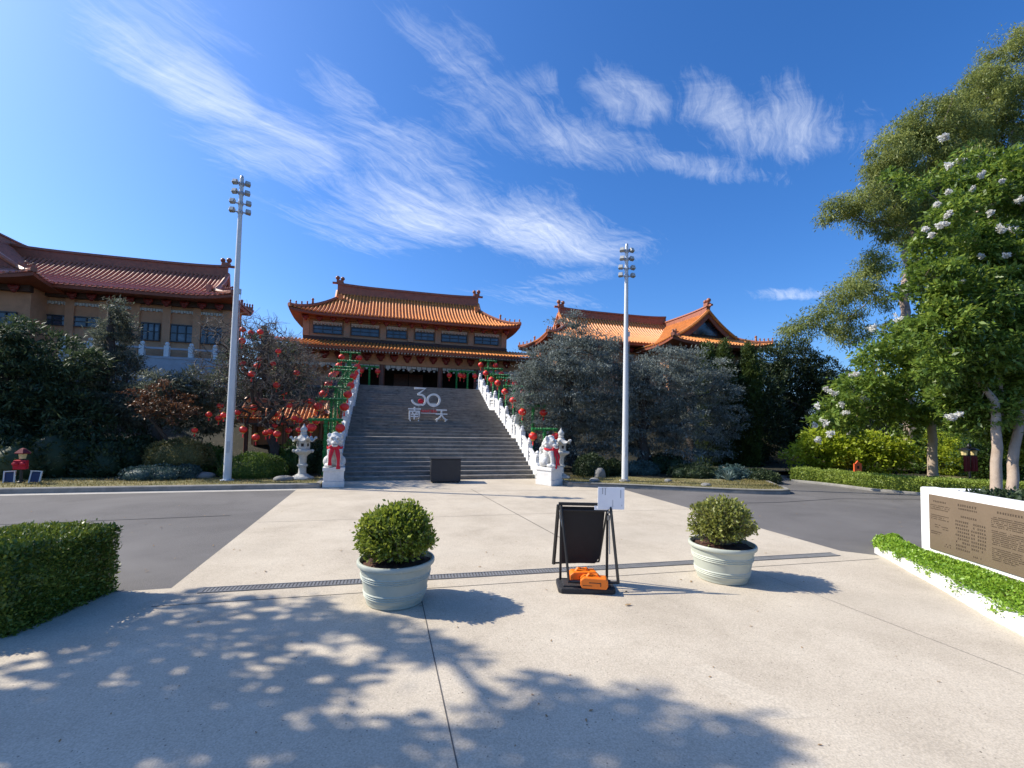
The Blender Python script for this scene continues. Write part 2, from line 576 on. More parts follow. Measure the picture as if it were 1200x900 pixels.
# ------------------------------------------------------------------ foliage
def leaf_obj(name, mat, parent, P, D, Nn, L, W, core=None):
    """n rhombic leaves as one mesh; core = optional (verts, faces) of a solid heart under the leaves"""
    n = len(P)
    D = D/np.maximum(np.linalg.norm(D, axis=1, keepdims=True), 1e-6)
    S = np.cross(D, Nn)
    S /= np.maximum(np.linalg.norm(S, axis=1, keepdims=True), 1e-6)
    Lc = np.asarray(L).reshape(-1, 1)*np.ones((n, 1))
    Wc = np.asarray(W).reshape(-1, 1)*np.ones((n, 1))
    up = np.cross(S, D)
    V = np.empty((n, 4, 3))
    V[:, 0] = P
    V[:, 1] = P+D*Lc*.45+S*Wc*.5+up*Wc*.15
    V[:, 2] = P+D*Lc
    V[:, 3] = P+D*Lc*.45-S*Wc*.5+up*Wc*.15
    off = np.array(ORG[parent.name]) if parent is not None else np.zeros(3)
    V = V.reshape(-1, 3)-off
    cv, cf = core if core else ([], [])
    cv = np.array(cv, dtype=float).reshape(-1, 3)-off if len(cv) else np.zeros((0, 3))
    me = bpy.data.meshes.new(name)
    nv = len(V)+len(cv)
    me.vertices.add(nv)
    me.vertices.foreach_set('co', np.vstack([V, cv]).ravel().astype(np.float32))
    loops = np.arange(len(V), dtype=np.int32)
    starts = np.arange(n, dtype=np.int32)*4
    if len(cf):
        cl = np.concatenate([np.array(f, dtype=np.int32) for f in cf])+len(V)
        ls = np.cumsum([0]+[len(f) for f in cf])[:-1].astype(np.int32)+len(loops)
        loops = np.concatenate([loops, cl])
        starts = np.concatenate([starts, ls])
    me.loops.add(len(loops))
    me.loops.foreach_set('vertex_index', loops)
    me.polygons.add(len(starts))
    me.polygons.foreach_set('loop_start', starts)
    me.materials.append(mat)
    me.update(calc_edges=True)
    me.validate()
    return link(name, me, parent)


def rdir(n):
    d = rng.normal(size=(n, 3))
    return d/np.linalg.norm(d, axis=1, keepdims=True)


def crown_pts(blobs, clump, per, dens=1.0, flat=.6, shell=.45, squash=(1, 1, 1)):
    """clumps scattered in the outer shell of every blob; returns leaf points, outward directions and the clump centres"""
    P, O, CC = [], [], []
    for (c, r) in blobs:
        c = np.array(c)
        nc = max(3, int(dens*4.0*(r/clump)**2))
        d = rdir(nc)
        rad = (shell+(1-shell)*rng.random((nc, 1))**.6)*r
        cc = c+d*rad*np.array(squash)
        CC.append(cc)
        s = clump*(.55+.75*rng.random(nc))
        k = per
        off = rng.normal(size=(nc, k, 3))*s[:, None, None]*np.array([.5, .5, .5*flat])
        p = cc[:, None, :]+off
        o = (p-c)
        P.append(p.reshape(-1, 3))
        O.append(o.reshape(-1, 3))
    P, O = np.vstack(P), np.vstack(O)
    O /= np.maximum(np.linalg.norm(O, axis=1, keepdims=True), 1e-6)
    return P, O, np.vstack(CC)


TRUNK_N = [0]


def skeleton(base, top, targets, step=.5, wob=.12, seed=1):
    """a branching skeleton: every target is joined to the nearest wood already grown"""
    r = np.random.default_rng(seed)
    base, top = np.array(base, float), np.array(top, float)
    k = max(3, int(np.linalg.norm(top-base)/step)+1)
    nodes, par = [], []
    TRUNK_N[0] = k
    for i in range(k+1):
        p = base+(top-base)*i/k
        if 0 < i:
            p = p+r.normal(size=3)*wob*np.array([.35, .35, 0])
        nodes.append(p)
        par.append(i-1)
    T = np.array(targets, float)
    T = T[np.argsort(np.linalg.norm(T-top, axis=1))]
    for t in T:
        A = np.array(nodes[max(1, k//2):])
        vec = t-A
        dist = np.linalg.norm(vec, axis=1)
        cost = dist+np.maximum(0, A[:, 2]-t[2])*.5
        j = int(np.argmin(cost))+max(1, k//2)
        a = nodes[j]
        L = np.linalg.norm(t-a)
        m = max(1, int(L/step))
        prev = j
        sag = np.array([0, 0, .10*L])
        for i in range(1, m+1):
            s = i/m
            p = a+(t-a)*s+sag*math.sin(math.pi*s)+r.normal(size=3)*wob*(0 if i == m else 1)*min(1, L)
            nodes.append(p)
            par.append(prev)
            prev = len(nodes)-1
    return np.array(nodes), par


def wood(name, mat, parent, nodes, par, r0, tip, expo=2.3, n=6, trunk=True):
    """tubes along a skeleton, pipe-model radii"""
    N_ = len(nodes)
    load = np.zeros(N_)
    kids = [[] for _ in range(N_)]
    for i, p in enumerate(par):
        if p >= 0:
            kids[p].append(i)
    for i in range(N_-1, -1, -1):
        load[i] = 1 if not kids[i] else sum(load[k] for k in kids[i])
    rad = tip*load**(1/expo)
    rad = np.minimum(rad*(r0/rad[0]) if rad[0] > r0 else np.maximum(rad, tip), r0)
    rad = np.maximum(rad, tip)
    kt = TRUNK_N[0]
    if trunk:
        c = min(1.8, max(1.0, .72*r0/rad[kt]))
        rad = tip+(rad-tip)*c
        rad[:kt+1] = np.maximum(rad[:kt+1], np.linspace(r0, .72*r0, kt+1))
    mb = MB()
    used = set()
    for s in range(N_):
        if par[s] >= 0 and s in used:
            continue
        chain = [s] if par[s] < 0 else [par[s], s]
        used.add(s)
        cur = s
        while kids[cur]:
            nx = max(kids[cur], key=lambda q: load[q])
            chain.append(nx)
            used.add(nx)
            cur = nx
        rr = [float(rad[q]) for q in chain]
        if par[s] >= 0:
            rr[0] = min(rr[0], rr[1]*1.25)
        if par[s] < 0:
            rr[0] *= 1.35
        k = n if max(rr) > .035 else (4 if max(rr) > .012 else 3)
        mb.tube([nodes[q] for q in chain], rr, k, cap=False)
    return mb.build(name, mat, parent, smooth=60)


def PB(specs, Y):
    """survey circles (u, v, radius) at a distance Y (+ own offset) -> world blobs"""
    out = []
    for s in specs:
        y = Y+(s[3] if len(s) > 3 else rnd.uniform(-.5, .5))
        c = AY(s[0], s[1], y)
        out.append((tuple(c), s[2]*depth(c)/FPX))
    return out


def leafy(P, O, out=.5, up=.25, droop=0.0, jit=.8):
    n = len(P)
    D = O*out+rng.normal(size=(n, 3))*jit*.6+np.array([0, 0, up-droop])
    Nn = rng.normal(size=(n, 3))*.5+np.array([0, 0, .9])
    return D, Nn


def tree(name, label, base, top, blobs, lm, bm_, r0, tip, clump, per, leaf, dens=1.0, flat=.6, shell=.45, out=.5, up=.2, droop=0.0,
         ntar=40, seed=3, squash=(1, 1, 1), cat='tree', group=None, step=.45, wob=.12, crown_name='crown', jit=.8):
    t = thing(name, label, cat, base, group)
    P, O, CC = crown_pts(blobs, clump, per, dens, flat, shell, squash)
    idx = rng.choice(len(CC), min(ntar, len(CC)), replace=False)
    nodes, par = skeleton(base, top, CC[idx], step, wob, seed)
    wood('trunk', bm_, t, nodes, par, r0, tip)
    D, Nn = leafy(P, O, out, up, droop, jit)
    n = len(P)
    L = leaf[0]*(.65+.7*rng.random(n))
    W = leaf[1]*(.7+.6*rng.random(n))
    leaf_obj(crown_name, lm, t, P, D, Nn, L, W)
    return t


def ell_core(c, r, k=.82, n=14, m=9):
    mb = MB()
    mb.ball(c, (r[0]*k, r[1]*k, r[2]*k), n, m)
    return mb.v, mb.f


def dome(name, label, c, r, lm, n, leaf, cat='shrub', group=None, lumps=0, part='foliage', up=.3):
    """a clipped or rounded shrub: dense leaf skin over a solid heart, sitting on the ground at c"""
    t = thing(name, label, cat, c, group)
    c = np.array(c, float)
    r = np.array(r, float)
    P, O, cvs, cfs = [], [], [], []
    parts = [(c+np.array([0, 0, r[2]*.35]), r)]
    if lumps:
        parts = []
        for i in range(lumps):
            a = 2*math.pi*i/lumps+rnd.random()
            k = rnd.uniform(.5, .72)
            parts.append((c+np.array([math.cos(a)*r[0]*.52, math.sin(a)*r[1]*.52, r[2]*rnd.uniform(.15, .45)]), r*k))
        parts.append((c+np.array([0, 0, r[2]*.4]), r*.75))
    for (cc, rr) in parts:
        k = int(n/len(parts))
        d = rdir(k)
        bumpy = 1+.07*np.sin(d[:, :1]*7+cc[0])*np.cos(d[:, 1:2]*6)+rng.normal(size=(k, 1))*.045
        p = cc+d*rr*bumpy
        ok = p[:, 2] > c[2]-.02
        P.append(p[ok])
        O.append(d[ok])
        v, f = ell_core(cc, rr, .86)
        b0 = len(cvs)
        cvs += v
        cfs += [tuple(i+b0 for i in q) for q in f]
    P, O = np.vstack(P), np.vstack(O)
    D = O*.7+rng.normal(size=P.shape)*.55+np.array([0, 0, up])
    Nn = O*.6+rng.normal(size=P.shape)*.5
    leaf_obj(part, lm, t, P, D, Nn, leaf[0]*(.6+.8*rng.random(len(P))), leaf[1]*(.7+.6*rng.random(len(P))), (cvs, cfs))
    return t


def box_hedge(name, label, path, width, h, lm, dens, leaf, cat='hedge', rough=.03, z0=0.0, ends=True):
    """a clipped hedge along a path (front line); body lies to the left of the path direction"""
    pts = [Vector((p[0], p[1], 0)) for p in path]
    t = thing(name, label, cat, (pts[0].x, pts[0].y, z0))
    P, O = [], []
    cv, cf = [], []
    for i in range(len(pts)-1):
        a, b_ = pts[i], pts[i+1]
        d = (b_-a)
        L = d.length
        d.normalize()
        nrm = Vector((-d.y, d.x, 0))
        back = nrm*width
        faces = [(a, d*L, Vector((0, 0, h)), -nrm), (a+back, d*L, Vector((0, 0, h)), nrm), (a+Vector((0, 0, h)), d*L, back, Vector((0, 0, 1)))]
        if i == 0 and ends:
            faces.append((a, back, Vector((0, 0, h)), -d))
        if i == len(pts)-2 and ends:
            faces.append((b_, back, Vector((0, 0, h)), d))
        for (o, e1, e2, nn) in faces:
            k = int(e1.length*e2.length*dens)
            u, v = rng.random((k, 1)), rng.random((k, 1))
            w = rng.normal(size=(k, 1))*rough-rough*.6
            wave = .02*np.sin(u*e1.length*5+i)*np.cos(v*e2.length*6+1)
            p = np.array(o)+u*np.array(e1)+v*np.array(e2)+(w+wave)*np.array(nn)
            P.append(p)
            O.append(np.tile(np.array(nn), (k, 1)))
        q = .045
        ss = [a+nrm*q+d*(q if i == 0 else 0), b_+nrm*q-d*(q if i == len(pts)-2 else 0), b_+back-nrm*q-d*(q if i == len(pts)-2 else 0), a+back-nrm*q+d*(q if i == 0 else 0)]
        b0 = len(cv)
        for zz in (0.0, h-q):
            cv += [(s.x, s.y, z0+zz) for s in ss]
        cf += [tuple(b0+j for j in f) for f in [(3, 2, 1, 0), (4, 5, 6, 7), (0, 1, 5, 4), (1, 2, 6, 5), (2, 3, 7, 6), (3, 0, 4, 7)]]
    P, O = np.vstack(P), np.vstack(O)
    P[:, 2] += z0
    D = O*.55+rng.normal(size=P.shape)*.5+np.array([0, 0, .35])
    Nn = O*.5+rng.normal(size=P.shape)*.6
    n = len(P)
    leaf_obj('foliage', lm, t, P, D, Nn, leaf[0]*(.6+.8*rng.random(n)), leaf[1]*(.7+.6*rng.random(n)), (cv, cf))
    return t


def strap_plant(name, label, c, n, L, W, mat, cat='plant', spread=.9, group=None):
    """rosette of arching strap leaves"""
    t = thing(name, label, cat, c, group)
    mb = MB()
    for i in range(n):
        a = rnd.random()*2*math.pi
        el = rnd.uniform(.25, 1.35)
        l = L*rnd.uniform(.7, 1.1)
        d = Vector((math.cos(a)*math.cos(el)*spread, math.sin(a)*math.cos(el)*spread, math.sin(el)))
        s = Vector((-math.sin(a), math.cos(a), 0))
        prow = []
        for k in range(5):
            tt = k/4
            p = Vector(c)+d*l*tt+Vector((0, 0, -.35*l*tt*tt*math.cos(el)))
            w = W*(1-tt)**.6*(.5+.5*min(1, tt*4+.3))
            prow.append([p-s*w/2, p+s*w/2])
        mb.grid(prow)
    mb.build('leaves', mat, t, smooth=60)
    return t


# ------------------------------------------------------------------ the setting: ground, road, paving
def sstep(t):
    t = min(1, max(0, t))
    return t*t*(3-2*t)


def sheet(name, poly, z, mat):
    mb = MB()
    mb.add([(x, y, z) for x, y in poly], [tuple(range(len(poly)))])
    o = mb.build(name, mat)
    o.data.polygons.foreach_set('use_smooth', [False]*len(o.data.polygons))
    o['kind'] = 'structure'
    return o


def terr(x, y):
    """garden surface height"""
    z = .105
    k = sstep((y-16.6)/7.6)
    if x > 9:
        k *= 1-sstep((x-21)/6)
    z += 3.3*k
    z += .03*math.sin(x*1.7)*math.cos(y*1.3)*sstep((y-13.4)/1.5)
    return z


sheet('ground', [(-700, -700), (700, -700), (700, 700), (-700, 700)], -.03, M['soil'])
sheet('road', [(-60, 5.2), (6.2, 5.2), (6.6, 4.3), (6.9, -5), (60, -5), (60, 12.62), (14.2, 12.62), (20, 26), (16, 26), (12.3, 12.62), (-60, 12.62)], 0.0, M['asphalt'])
PAVE = [(-14, -5), (7.4, -5), (7.4, 3.2), (6.95, 4.62), (6.46, 5.08), (6.46, 11.3), (5.1, 12.1), (5.1, 14.3), (-1.5, 14.3), (-1.5, 12.7), (-2.03, 12.6), (-2.03, 5.47), (-14, 5.5)]
sheet('pavement', PAVE, .004, M['concrete'])
# joints between the slabs
def joint(a, b, w=.014):
    a, b = Vector((a[0], a[1], 0)), Vector((b[0], b[1], 0))
    d = (b-a).normalized()
    s = Vector((-d.y, d.x, 0))*w/2
    sheet('pavement_joint', [(p.x, p.y) for p in (a-s, b-s, b+s, a+s)], .0065, M['joint'])


joint((.42, -3), (.42, 4.72), .008)
joint((2.78, 5.55), (2.3, 11.9), .016)
joint((-2.0, 4.98), (6.6, 4.66), .010)
joint((-2.0, 11.98), (6.3, 11.15), .012)
joint((-2.0, 8.6), (6.4, 8.35), .008)
joint((4.7, -3), (4.45, 4.72), .004)
def seam(pts, w, mat):
    for a_, b_ in zip(pts[:-1], pts[1:]):
        a, b2 = Vector((a_[0], a_[1], 0)), Vector((b_[0], b_[1], 0))
        d = (b2-a).normalized()
        s_ = Vector((-d.y, d.x, 0))*w/2
        sheet('road_seam', [(p.x, p.y) for p in (a-s_, b2-s_-d*.002, b2+s_-d*.002, a+s_)], .0042, mat)


M['tar'] = surf('tar seam', (.045, .043, .042), .6, .3, 6)
seam([(6.9, 8.9), (9.2, 8.75), (11.3, 8.95), (13.6, 8.5), (15.5, 7.6)], .035, M['tar'])
seam([(-2.6, 9.3), (-6.0, 9.15), (-9.5, 9.4), (-16, 9.2)], .03, M['tar'])
sheet('concrete_patch', [(2.07, 2.87), (2.36, 2.90), (2.42, 2.72), (2.60, 2.21), (2.31, 2.26)], .0047, M['concrete2'])
sheet('gutter', [(-60, 12.32), (-2.03, 12.32), (-2.03, 12.6), (-60, 12.6)], .0045, M['gutter'])

# left garden
def garden(name, x0, x1, y0, y1, nx, ny, edge=None):
    P = []
    for j in range(ny+1):
        y = y0+(y1-y0)*(j/ny)**1.3
        P.append([(x0+(x1-x0)*i/nx, y, terr(x0+(x1-x0)*i/nx, y)) for i in range(nx+1)])
    mb = MB()
    mb.grid(P)
    o = mb.build(name, M['soil'], smooth=80)
    o['kind'] = 'structure'
    return o


garden('garden_ground', -60, -1.46, 12.74, 60, 60, 40)
garden('garden_ground', 5.06, 60, 14.2, 60, 60, 40)
garden('garden_ground', -1.46, 5.06, 30.9, 60, 12, 20)
wav = [(x, 14.35+.35*math.sin(x*1.3)+.2*math.sin(x*3.1)) for x in np.linspace(-1.5, -40, 60)]
sheet('verge', [(-40, 12.74), (-1.5, 12.74)]+[(x, y) for x, y in wav], .112, M['lawn'])
KR = [(5.12, 12.05), (5.9, 11.75), (6.9, 11.3), (8.0, 10.75), (8.95, 10.26), (9.8, 9.9), (10.35, 9.78), (10.75, 9.85), (11.0, 10.15), (11.3, 10.75), (11.9, 11.7), (12.6, 13.0), (13.6, 15.2), (15, 18)]
sheet('garden_ground', KR+[(15, 20), (5.12, 20)], .085, M['soil'])
vb = [(12.4, 12.95)]+[(x, 13.3+.3*math.sin(x*1.9)-.12*(x-5)+.15*math.sin(x*4.3)) for x in np.linspace(11.2, 5.12, 24)]
sheet('verge', KR[:12]+vb, .112, M['lawn'])
sheet('lawn', [(14.1, 13.3), (14.6, 10.4), (15.2, 8.2), (16.2, 5), (60, -10), (60, 12.6), (14.2, 12.7)], .03, M['lawn'])


def kerb(path, w=.13, h=.125):
    mb = MB()
    n = len(path)
    rows = []
    for i, p in enumerate(path):
        a = Vector(path[max(0, i-1)])
        b_ = Vector(path[min(n-1, i+1)])
        d = (b_-a).normalized()
        s = Vector((-d.y, d.x))
        q = Vector(p)
        rows.append([(q.x, q.y, -.01), (q.x+s.x*.012, q.y+s.y*.012, h-.02), (q.x+s.x*.035, q.y+s.y*.035, h), (q.x+s.x*w, q.y+s.y*w, h), (q.x+s.x*w, q.y+s.y*w, -.01)])
    mb.grid(rows)
    mb.add(rows[0], [(0, 1, 2, 3, 4)])
    mb.add(rows[-1], [(4, 3, 2, 1, 0)])
    o = mb.build('kerb', M['kerb'], smooth=35)
    o['kind'] = 'structure'


kerb([(x, 12.6) for x in np.linspace(-60, -1.53, 30)])
kerb([(x, y) for x, y in KR])
kerb([(5.12, 14.25), (5.12, 13.2), (5.12, 12.0)])
kerb([(-1.5, 12.62), (-1.5, 13.4), (-1.5, 13.99)])

# lawn blades that break the flat edge of the verges
def blades(name, n, region, mat, h=.05):
    P = []
    while len(P) < n:
        x, y = region(rng.random(), rng.random())
        P.append((x, y, .112))
    P = np.array(P)
    D = rng.normal(size=P.shape)*.5+np.array([0, 0, 1])
    o = leaf_obj(name, mat, None, P, D, rng.normal(size=P.shape), h*(.5+rng.random(n)), .012*np.ones(n))
    o['kind'] = 'stuff'
    tag(o, 'short dry lawn grass on the garden verges', 'grass')
    return o


M['lf_grass'] = leaf_mat('dry grass', (.10, .10, .03), (.20, .18, .06), (.36, .29, .14), .3, .7, .2, .9)


def reg(u, v):
    if u < .6:
        return (-1.6-14*(u/.6), 12.78+v*1.5)
    k = (u-.6)/.4
    i = min(int(k*10), 9)
    f = k*10-i
    a, b_ = Vector(KR[i]), Vector(KR[i+1])
    p = a+(b_-a)*f
    return (p.x-.05+.2*v, p.y+.18+v*1.7)


blades('grass', 14000, reg, M['lf_grass'])

# trench drain across the forecourt
DA, DB = Vector((-1.72, 5.32, 0)), Vector((6.2, 4.955, 0))
t = thing('trench_drain', 'long narrow steel drain grate set across the concrete paving', 'drain', DA)
dd = (DB-DA)
L = dd.length
ang = math.atan2(dd.y, dd.x)
dd.normalize()
ss = Vector((-dd.y, dd.x, 0))
mb = MB()
c = (DA+DB)/2
mb.box((c.x, c.y, .006), (L, .135, .003), ang)
mb.build('channel', M['drainbed'], t)
mb = MB()
for s in (-1, 1):
    q = c+ss*.068*s
    mb.box((q.x, q.y, .0095), (L, .012, .011), ang)
nb = int(L/.036)
for i in range(nb):
    q = DA+dd*(i+.5)*L/nb
    mb.box((q.x, q.y, .0085), (.021, .124, .007), ang)
mb.build('grate', M['grate'], t)

# ------------------------------------------------------------------ stairs
XL, XR = -1.2, 4.8
FL = [(14.0, 0.0, 16.55, 1.22), (16.95, 1.22, 20.0, 2.36), (20.85, 2.36, 23.4, 3.52)]


def stair_z(y):
    z = 0
    for (y0, z0, y1, z1) in FL:
        if y >= y0:
            z = z0+(z1-z0)*min(1, (y-y0)/(y1-y0))
    return z


poly = [(14.0, -.02)]  # side profile of the flights
for (y0, z0, y1, z1) in FL:
    n = 10
    poly.append((y0, z0))
    for i in range(n):
        zz = z0+(z1-z0)*(i+1)/n
        poly.append((y0+(y1-y0)*i/n, zz))
        poly.append((y0+(y1-y0)*(i+1)/n, zz))
poly += [(24.4, 3.52), (24.4, -.02)]
t = thing('stone_staircase', 'broad dark stone staircase rising in three flights to the temple hall', 'stairs', (1.8, 14, 0))
mb = MB()
mb.prism(poly, XL-.18, XR+.18, 'x')
mb.build('steps', M['step'], t)
mb = MB()
k = 0
for (y0, z0, y1, z1) in FL:
    n = 10
    for i in range(n):
        zz = z0+(z1-z0)*(i+1)/n
        mb.bx(XL, XR, y0+(y1-y0)*i/n-.018, y0+(y1-y0)*i/n+.05, zz-.034, zz+.003)
M['nosing'] = surf('worn step edge', (.22, .20, .175), .75, .4, 3, .2, 60, dirt=(.36, .34, .31), dscale=2.4, damt=.7)
mb.build('nosing', M['nosing'], t)
mb = MB()
mb.bx(-6.2, 9.0, 24.41, 31, -.02, 3.52)
o = mb.build('temple_podium', M['step'])
tag(o, 'dark stone platform under the main hall at the stair head', 'platform')


def balustrade(name, label, xc):
    t = thing(name, label, 'balustrade', (xc, 14, 0))
    w = .15
    segs = [(13.75, 14.0, 0, 0)]
    run = []
    for i, (y0, z0, y1, z1) in enumerate(FL):
        run.append((y0, z0, y1, z1))
        ny = FL[i+1][0] if i < 2 else 24.2
        run.append((y1, z1, ny, z1))
    mk = MB()
    mr = MB()
    mp = MB()
    for (y0, z0, y1, z1) in run:
        e = .02
        mk.prism([(y0, z0-.3), (y1, z1-.3), (y1, z1+.16), (y0, z0+.16)], xc-w/2, xc+w/2, 'x')
        mr.prism([(y0, z0+.50), (y1, z1+.50), (y1, z1+.60), (y0, z0+.60)], xc-.055, xc+.055, 'x')
        mr.prism([(y0, z0+.36), (y1, z1+.36), (y1, z1+.42), (y0, z0+.42)], xc-.04, xc+.04, 'x')
        mp.prism([(y0, z0+.16), (y1, z1+.16), (y1, z1+.30), (y0, z0+.30)], xc-.03, xc+.03, 'x')
        nb = max(1, int((y1-y0)/.29))
        for j in range(nb):
            yy = y0+(y1-y0)*(j+.5)/nb
            zz = z0+(z1-z0)*(j+.5)/nb
            mp.box((xc, yy, zz+.33), (.05, .085, .09))
            mp.box((xc, yy, zz+.46), (.05, .06, .10))
    mk.build('base_rail', M['balustrade'], t)
    mr.build('handrail', M['balustrade'], t, bevel=.008)
    mp.build('panel', M['balustrade'], t)
    for (y0, z0, y1, z1) in run:
        n = 3 if z1 > z0 else 1
        for j in range(n):
            yy = y0+(y1-y0)*j/n
            zz = z0+(z1-z0)*j/n
            m2 = MB()
            m2.bx(xc-.085, xc+.085, yy-.085, yy+.085, zz-.1, zz+.68)
            m2.lathe([(.05, .68), (.085, .70), (.09, .76), (.06, .79), (.075, .83), (.05, .88), (.01, .90)], 10, (xc, yy, zz))
            m2.build('post', M['balustrade'], t, smooth=40)
    # the curved foot stone
    m2 = MB()
    m2.prism([(13.5, 0), (14.0, 0), (14.0, .55), (13.85, .5), (13.72, .34), (13.6, .3), (13.5, .12)], xc-.07, xc+.07, 'x')
    m2.build('foot_stone', M['balustrade'], t, bevel=.012)
    return t


balustrade('stone_balustrade', 'white stone balustrade on the shaded left edge of the staircase', XL-.08)
balustrade('stone_balustrade', 'white stone balustrade on the sunlit right edge of the staircase', XR+.08)


# ------------------------------------------------------------------ tiled roofs
def hip_gable(parent, cx, cy, zr, ze, a, A, B, p=1.45, lift=.35, rot=0, tile='tile', sp=.19, back=True, ridge_h=.5, gable=True, dim=1.0, name='roof', ridge='ridge', orn=True, skip=(), bk=1.0):
    """curved hip-and-gable roof. Local axis l along the ridge, d across it; returns the roof object"""
    ca, sa = math.cos(rot), math.sin(rot)

    def T(l, d, z):
        d = d*bk if d > 0 else d
        return (cx+l*ca-d*sa, cy+l*sa+d*ca, z)

    def H(e, l, d):
        t = max(0, min(1, e/B))
        z = ze+(zr-ze)*(.55*t+.45*t**(p*1.6))
        c = 2.0
        s1 = max(0, (abs(l)-(A-c))/c)
        s2 = max(0, (abs(d)-(B-c))/c)
        return z+lift*(s1**2)*(s2**2)
    b0 = B-(A-a)
    mb = MB()
    cols = sorted(set([-A, A, -a, a]+list(np.linspace(-A, A, 41))))
    for side in ((-1, 1) if back else (-1,)):
        rows = []
        for l in cols:
            top = 0 if abs(l) <= a+1e-6 else max(0, B-(A-abs(l)))
            row = []
            for j in range(10):
                d = B+(top-B)*j/9
                row.append(T(l, side*d, H(B-d, l, d)))
            rows.append(row)
        # separate the gabled middle from the skirts
        mid = [r for l, r in zip(cols, rows) if abs(l) <= a+1e-6]
        mb.grid(mid, side > 0)
        for sgn in (-1, 1):
            rr = []
            for l in cols:
                if l*sgn >= a-1e-6:
                    top = b0 if abs(abs(l)-a) < 1e-6 else max(0, B-(A-abs(l)))
                    rr.append([T(l, side*(B+(top-B)*j/9), H(B-(B+(top-B)*j/9), l, B+(top-B)*j/9)) for j in range(10)])
            mb.grid(rr)
    for sgn in (-1, 1):
        rr = []
        for d in np.linspace(-B, B, 25):
            top = max(a, A-(B-abs(d))) if abs(d) > b0 else a
            rr.append([T(sgn*(A+(top-A)*j/7), d, H(A-(A+(top-A)*j/7), A+(top-A)*j/7, d)) for j in range(8)])
        mb.grid(rr)

    def row(pts, n=4, r=.055):
        V = []
        for i, q in enumerate(pts):
            q = Vector(q)
            dv = Vector(pts[min(i+1, len(pts)-1)])-Vector(pts[max(i-1, 0)])
            s = dv.cross(Vector((0, 0, 1)))
            if s.length < 1e-6:
                s = Vector((1, 0, 0))
            s.normalize()
            u = s.cross(dv).normalized()
            rowp = []
            for k in range(n+1):
                th = math.pi*k/n
                rowp.append(q+s*math.cos(th)*r+u*(math.sin(th)*r*1.15+.006))
            V.append(rowp)
        mb.grid(V)
        mb.add(V[0], [tuple(range(n+1))])
    x = -A+sp*.6
    while x < A-.1:
        top = 0 if abs(x) <= a else max(0, B-(A-abs(x)))
        for side in ((-1, 1) if back else (-1,)):
            m_ = max(3, int((B-top)/.5)+2)
            pts = [T(x, side*(B+.05+(top-B-.05)*j/(m_-1)), H(B-(B+(top-B)*j/(m_-1)), x, (B+(top-B)*j/(m_-1)))+.005) for j in range(m_)]
            row(pts, r=sp*.3)
        x += sp
    y = -B+sp*.6
    while y < B-.1:
        for sgn in (-1, 1):
            top = max(a, A-(B-abs(y))) if abs(y) > b0 else a
            m_ = 4
            pts = [T(sgn*(A+.05+(top-A-.05)*j/(m_-1)), y, H(A-(A+(top-A)*j/(m_-1)), (A+(top-A)*j/(m_-1)), y)+.005) for j in range(m_)]
            row(pts, r=sp*.3)
        y += sp
    ro = mb.build(name, M[tile], parent, smooth=50)
    # eave edge: fascia band and boarded soffit
    me_ = MB()
    ring = [(l, -B) for l in np.linspace(-A, A, 25)]+[(A, d) for d in np.linspace(-B, B, 13)[1:]]+[(l, B) for l in np.linspace(A, -A, 25)[1:]]+[(-A, d) for d in np.linspace(B, -B, 13)[1:]]
    rows = []
    for l, d in ring:
        z = H(0, l, d)
        kx, ky = (A-.95)/A, (B-.95)/B
        rows.append([T(l, d, z-.02), T(l*.997, d*.997, z-.15), T(l*kx, d*ky, ze-.12)])
    me_.grid(rows)
    me_.build('eave_board', M['fascia'], ro, smooth=30)
    # main ridge
    if ridge_h > 0:
        mr = MB()
        prof = []
        for l in np.linspace(-a, a, 15):
            up_ = .10*(abs(l)/a)**4
            prof.append((l, up_))
        rows = []
        for l, up_ in prof:
            rows.append([T(l, -.14, zr-.1), T(l, -.12, zr+ridge_h*.72+up_), T(l, -.17, zr+ridge_h*.74+up_), T(l, -.15, zr+ridge_h+up_), T(l, .15, zr+ridge_h+up_), T(l, .17, zr+ridge_h*.74+up_), T(l, .12, zr+ridge_h*.72+up_), T(l, .14, zr-.1)])
        mr.grid(rows)
        mr.add(rows[0], [tuple(range(8))])
        mr.add(rows[-1], [tuple(range(7, -1, -1))])
        mr.build('ridge', M[ridge], ro)
        if orn:
            for sgn in (-1, 1):
                if sgn in skip:
                    continue
                mo = MB()
                zt = zr+ridge_h+.10
                q = T(sgn*(a-.1), 0, zt+.05)
                mo.box(q, (.34 if abs(ca) > .5 else .26, .26 if abs(ca) > .5 else .34, .2))
                q = T(sgn*(a+.16), 0, zt-.02)
                mo.box(q, (.28*abs(ca)+.14*abs(sa), .14*abs(ca)+.28*abs(sa), .1))
                mo.ball(T(sgn*(a+.02), 0, zt+.3), .13, 8, 6)
                mo.tube([T(sgn*(a+.02), 0, zt), T(sgn*(a+.02), 0, zt+.3)], .06, 6)
                mo.ball(T(sgn*(a-.26), 0, zt+.27), .12, 8, 6)
                mo.tube([T(sgn*(a-.26), 0, zt), T(sgn*(a-.22), 0, zt+.28)], [.09, .06], 6)
                mo.build('ridge_ornament', M[ridge], ro, smooth=50)
